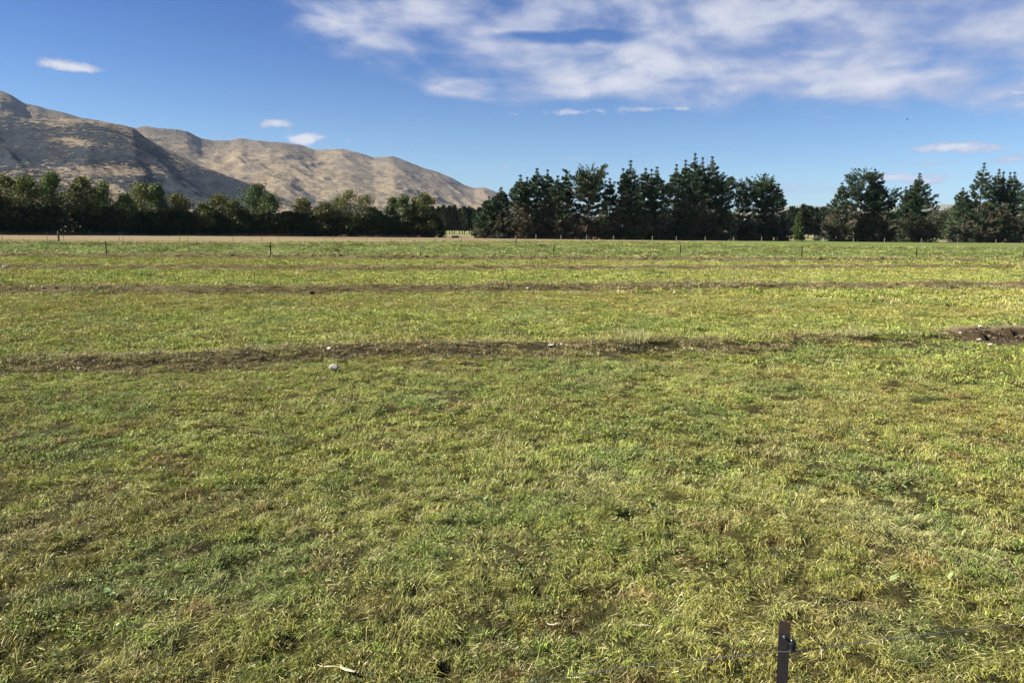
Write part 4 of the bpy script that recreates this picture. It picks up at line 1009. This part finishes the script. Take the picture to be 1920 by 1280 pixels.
# clods along the bare bank and the fourth bank: uncountable
def clods():
    r = np.random.default_rng(31); V = []; F = []
    base_v, base_f = [], []
    import bmesh
    bm = bmesh.new(); bmesh.ops.create_icosphere(bm, subdivisions=1, radius=1); bm.verts.ensure_lookup_table()
    bv = np.array([tuple(v.co) for v in bm.verts]); bf = np.array([[v.index for v in f.verts] for f in bm.faces]); bm.free()
    def put(x, y, s, sink=.2):
        v = bv * (1 + r.normal(size=(len(bv), 1)) * .22) * s * np.array([1.3, 1, .7]); a = r.uniform(0, 6.28)
        v = np.stack([v[:, 0] * math.cos(a) - v[:, 1] * math.sin(a), v[:, 0] * math.sin(a) + v[:, 1] * math.cos(a), v[:, 2]], 1) + np.array([x, y, zat(x, y) + s * sink])
        F.append(bf + sum(len(q) for q in V)); V.append(v)
    xa = ground_at(1790, 640)[0]
    for i in range(200):
        x = r.uniform(xa, xa + 5.5); y = float(np.interp(x, ROWW[0][0], ROWW[0][1])) + r.normal() * .22 - .32; put(x, y, r.uniform(.018, .05))
    gx, gy = ROWW[3][0], ROWW[3][1]
    for i in range(420):
        x = r.uniform(-26, 36); y = float(np.interp(x, gx, gy)) + r.normal() * .5; put(x, y, r.uniform(.05, .16))
    gx, gy = ROWW[1][0], ROWW[1][1]
    for i in range(160):
        x = r.uniform(-20, 22); y = float(np.interp(x, gx, gy)) + r.normal() * .5; put(x, y, r.uniform(.02, .06))
    me = fast_mesh('clods', np.concatenate(V), np.concatenate(F), plain('earth_clods', (.135, .102, .062), .95, .1, .6, 6))
    o = obj('dirt_clods', me); tag(o, 'brown earth clods scattered along the scalped banks', 'soil', kind='stuff')
clods()

def tuft_thing(name, px, py, n, spread, l0, l1, w0, w1, le0, le1, mat, label, cat, seed, z=0.0):
    x, y = ground_at(px, py, z); me = blades_mesh(name, n, spread, l0, l1, w0, w1, le0, le1, seed, mat)
    o = obj(name, me); o.location = (x, y, zat(x, y)); tag(o, label, cat); return o
M_TUFTDRY = leafy('dry_tussock_blades', 'TREE', ((.40, .38, .16), (.37, .36, .14)), trans=.2)
M_TUFTSHADE = leafy('tussock_shade_blades', 'TREE', ((.06, .055, .03), (.07, .06, .03)), trans=.1)
M_WEED = leafy('weed_leaves', 'TREE', ((.105, .150, .035), (.115, .160, .038)), trans=.2)
M_GT = leafy('green_tuft_blades', 'TREE', ((.17, .19, .05), (.20, .21, .05)), trans=.3)
tuft_thing('grass_tussock', 1186, 645, 330, .42, .16, .42, .007, .013, 12, 85, M_TUFTDRY, 'pale dry tussock with a shaded base on the nearest bank, right of centre', 'tussock', 41, .1)
t = tuft_thing('tussock_shade', 1182, 652, 260, .34, .06, .14, .008, .016, 20, 80, M_TUFTSHADE, 'added dark clump standing in for the shade under the pale dry tussock', 'tussock', 42, .1)  # dark blades added to stand in for the shade beneath the tussock
tuft_thing('grass_tussock', 1605, 634, 190, .34, .14, .36, .006, .012, 12, 85, M_TUFTDRY, 'pale upright tussock on the nearest bank left of the bare earth', 'tussock', 43, .1)
tuft_thing('grass_tuft', 1143, 965, 120, .10, .10, .22, .003, .006, 5, 55, M_GT, 'bright upright grass tuft in the near centre', 'tuft', 44)
tuft_thing('grass_tuft', 1150, 1034, 110, .08, .10, .19, .003, .005, 5, 55, M_GT, 'bright grass tuft in front of the centre, below the upright one', 'tuft', 45)
tuft_thing('grass_tuft', 1700, 1250, 120, .08, .10, .18, .0025, .0045, 5, 60, M_GT, 'yellow-green grass tuft right of the steel post at the bottom edge', 'tuft', 46)
tuft_thing('grass_tuft', 480, 1262, 120, .09, .08, .16, .0025, .0045, 10, 60, M_GT, 'yellow grass tuft at the bottom edge left of centre', 'tuft', 47)
def weed(px, py, n, wdt, hgt, size, label, seed, z=0.0):
    r = np.random.default_rng(seed); x, y = ground_at(px, py, z)
    C = np.stack([r.normal(size=n) * wdt * .35, r.normal(size=n) * wdt * .3, np.abs(r.normal(size=n)) * hgt * .45 + .035], 1)
    if hgt < .1: C[:, 2] += height(C[:, 0] + x, C[:, 1] + y) - zat(x, y)
    D = unit(np.stack([r.normal(size=n), r.normal(size=n), r.normal(size=n) * .5 + .3], 1))
    V = diamonds(C, D, r.uniform(size * .7, size * 1.4, n), r.uniform(size * .35, size * .7, n), r)
    base = empty('weed', (x, y, zat(x, y))); tag(base, label, 'weed')
    obj('leaves', fast_mesh('weed_leaves', V, np.arange(len(V)).reshape(-1, 4), M_WEED, fattr={'tone': r.random(n)}), base)
    st = [(np.array([(0, 0, -.02), (C[i][0] * .5, C[i][1] * .5, C[i][2] * .5), tuple(C[i])]), [.005, .004, .002]) for i in range(0, n, 9)]
    if hgt > .1: obj('stems', tubes_mesh('weed_stems', st, M_DOCK, 4), base)
weed(1897, 619, 380, 1.0, .42, .07, 'dark green leafy weed behind the bare earth bank at the right edge', 51, .1)
weed(1855, 618, 70, .35, .18, .06, 'small green weed left of the big leafy weed', 52, .1)
weed(1700, 624, 150, .9, .12, .06, 'low green weeds on the bank left of the bare earth', 53, .1)
weed(1180, 812, 420, 1.2, .07, .045, 'dark green clover patch right of centre', 54)
weed(1300, 880, 260, .55, .07, .04, 'green clover patch in front of the dark green one', 55)
weed(1660, 912, 130, .5, .06, .04, 'green clover patch on the right of the near field', 57)
weed(450, 922, 160, .55, .06, .035, 'pale green leafy patch left of centre', 56)
# dock leaves
def leaf_mesh(L, W, curl, seed):
    r = np.random.default_rng(seed); n = 7; V = []; F = []
    for i in range(n):
        t = i / (n - 1); w_ = W * .5 * math.sin(math.pi * (t * .9 + .06)) ** .7; z = curl * math.sin(t * 2.6) * L
        for s in (-1, -.5, 0, .5, 1): V.append((t * L, s * w_ * (1 + .08 * r.normal()), z + abs(s) * w_ * .35 + .004 * r.normal()))
    for i in range(n - 1):
        for j in range(4): F.append((i * 5 + j, i * 5 + j + 1, (i + 1) * 5 + j + 1, (i + 1) * 5 + j))
    return V, F
def dock(px, py, leaves, L, W, label, seed):
    x, y = ground_at(px, py, .04); r = np.random.default_rng(seed)
    base = empty('dock_plant', (x, y, zat(x, y) + .045)); tag(base, label, 'plant')
    for k in range(leaves):
        v, f = leaf_mesh(L * r.uniform(.8, 1.15), W, .22, seed + k); me = bpy.data.meshes.new('leaf'); me.from_pydata(v, [], f); me.materials.append(M_DOCK)
        me.polygons.foreach_set('use_smooth', [True] * len(f))
        o = obj('leaf', me, base); o.rotation_euler = (r.normal() * .3, -.25 + r.normal() * .2, 6.28 * k / leaves + r.normal() * .4)
dock(205, 1117, 3, .075, .035, 'broad silvery-green leaf plant casting a dark shadow in the near left', 61)
dock(905, 938, 4, .10, .03, 'narrow-leaved plant with shiny leaves left of centre in the near field', 62)
dock(1665, 1090, 2, .10, .025, 'pair of long pointed leaves right of the steel post, near row', 63)
dock(1775, 1090, 2, .09, .025, 'folded dark leaf right of the pair of long pointed leaves', 64)
dock(1217, 944, 4, .06, .025, 'small glossy leaf rosette beside the bright upright grass tuft', 65)
# bark strip and straws
def stick(px, py, L, rad, ang, label, mat=M_STICK, bend=.1, name='bark_strip', flat=.35):
    x, y = ground_at(px, py, .05); s = np.linspace(-.5, .5, 7); path = np.stack([s * L, bend * L * (s ** 2) * 2, .01 * np.sin(s * 5)], 1)
    V, F = tube_arrays(path, [rad * .4, rad, rad * .8, rad * 1.15, rad, rad * .9, rad * .3], 6); V = np.array(V); V[:, 2] *= flat
    o = obj(name, fast_mesh(name, V, np.array(F), mat, True)); o.location = (x, y, zat(x, y) + .055); o.rotation_euler = (.05, -.04, ang); tag(o, label, 'stick' if name == 'bark_strip' else 'straw')
stick(650, 1251, .12, .011, -.6, 'pale flat bark strip lying at the bottom edge left of centre')
stick(1037, 1172, .085, .006, -.1, 'curled pale twig arching over a dark hole near the bottom centre', bend=.5)
stick(40, 1058, .03, .012, .4, 'small white chip at the left edge of the near field')
stick(222, 1172, .03, .010, 1.2, 'small pale leaf fragment near the bottom left')
stick(1540, 1230, .12, .0022, 1.3, 'thin pale straw right beside the steel post', M_STRAWY, .15, 'straw', 1)
stick(720, 1245, .10, .0025, .9, 'pale straw right of the bark strip', M_STRAWY, .1, 'straw', 1)
stick(615, 1240, .16, .003, -.35, 'long pale straw pointing at the bark strip', M_STRAWY, .1, 'straw', 1)
stick(325, 1115, .09, .003, -.6, 'short pale straw right of the silvery-green leaf', M_STRAWY, .1, 'straw', 1)
stick(1200, 1172, .16, .0025, -.5, 'pale straw lying near the bottom centre', M_STRAWY, .1, 'straw', 1)
# dark clod at the right edge, thin upright stalk
x, y = ground_at(1888, 1052, .03); o = obj('mud_clod', rock(77, .055, M_DIRT, .8)); o.location = (x, y, zat(x, y) + .01); tag(o, 'dark upturned mud clod at the right edge of the near field', 'clod')
x, y = ground_at(1193, 721); o = obj('dry_stalk', tubes_mesh('dry_stalk', [(np.array([(0, 0, -.02), (.005, 0, .16), (-.008, .01, .34)]), [.004, .0035, .002])], plain('dark_stalk', (.06, .04, .03)), 5)); o.location = (x, y, zat(x, y)); tag(o, 'thin dark upright stalk just in front of the nearest bank', 'stalk')

# ---------------------------------------------------------------- birds
def bird(px, py, Y, span, label, rz, flap):
    X, _, Z = at_depth(px, py, Y); base = empty('bird', (X, Y, Z), rz); tag(base, label, 'bird')
    s = np.linspace(-.5, .5, 9); L = span * .55
    V, F = tube_arrays(np.stack([s * L, s * 0, .03 * span * np.sin(s * 3)], 1), np.array([.004, .06, .10, .13, .13, .10, .08, .07, .01]) * span, 8)
    obj('body', fast_mesh('bird_body', np.array(V), np.array(F), M_BIRD, True), base)
    for sgn in (-1, 1):
        v = []; f = []
        for i, t in enumerate((0, .45, 1.0)):
            yy = sgn * t * span * .5; zz_ = flap * span * (t * .5 - .22 * t * t); c = span * (.20, .17, .04)[i]
            v += [(c * .5 - .04 * t * span, yy, zz_), (-c * .5 - .10 * t * span, yy, zz_), (-.02 * span, yy, zz_ + .012 * span)]
        for i in range(2):
            a = i * 3; f += [(a, a + 1, a + 4, a + 3), (a + 1, a + 2, a + 5, a + 4), (a + 2, a, a + 3, a + 5)]
        me = bpy.data.meshes.new('wing'); me.from_pydata(v, [], f); me.materials.append(M_BIRD); obj('wing', me, base)
bird(1701, 224, 80, .45, 'dark bird in flight, the largest, high on the right', .4, .5)
bird(1368, 278, 110, .25, 'tiny dark bird above the tallest pines', .2, .4)
bird(310, 143, 110, .22, 'tiny dark bird above the hills on the left', 2.6, .4)

# ---------------------------------------------------------------- the air
def haze():
    V, F = box_arrays(-16500, 16500, -16500, 16500, -8, 1250)
    me = bpy.data.meshes.new('haze'); me.from_pydata(V, [], F); o = obj('haze', me); o['kind'] = 'stuff'
    m = bpy.data.materials.new('haze'); m.use_nodes = True; m.node_tree.nodes.clear(); q = NB(m.node_tree)
    v = q.n('ShaderNodeVolumePrincipled'); v.inputs['Color'].default_value = (.62, .76, 1.0, 1); v.inputs['Density'].default_value = 1.9e-5
    q.L.new(v.outputs[0], q.n('ShaderNodeOutputMaterial').inputs['Volume']); me.materials.append(m)
    return o
haze()
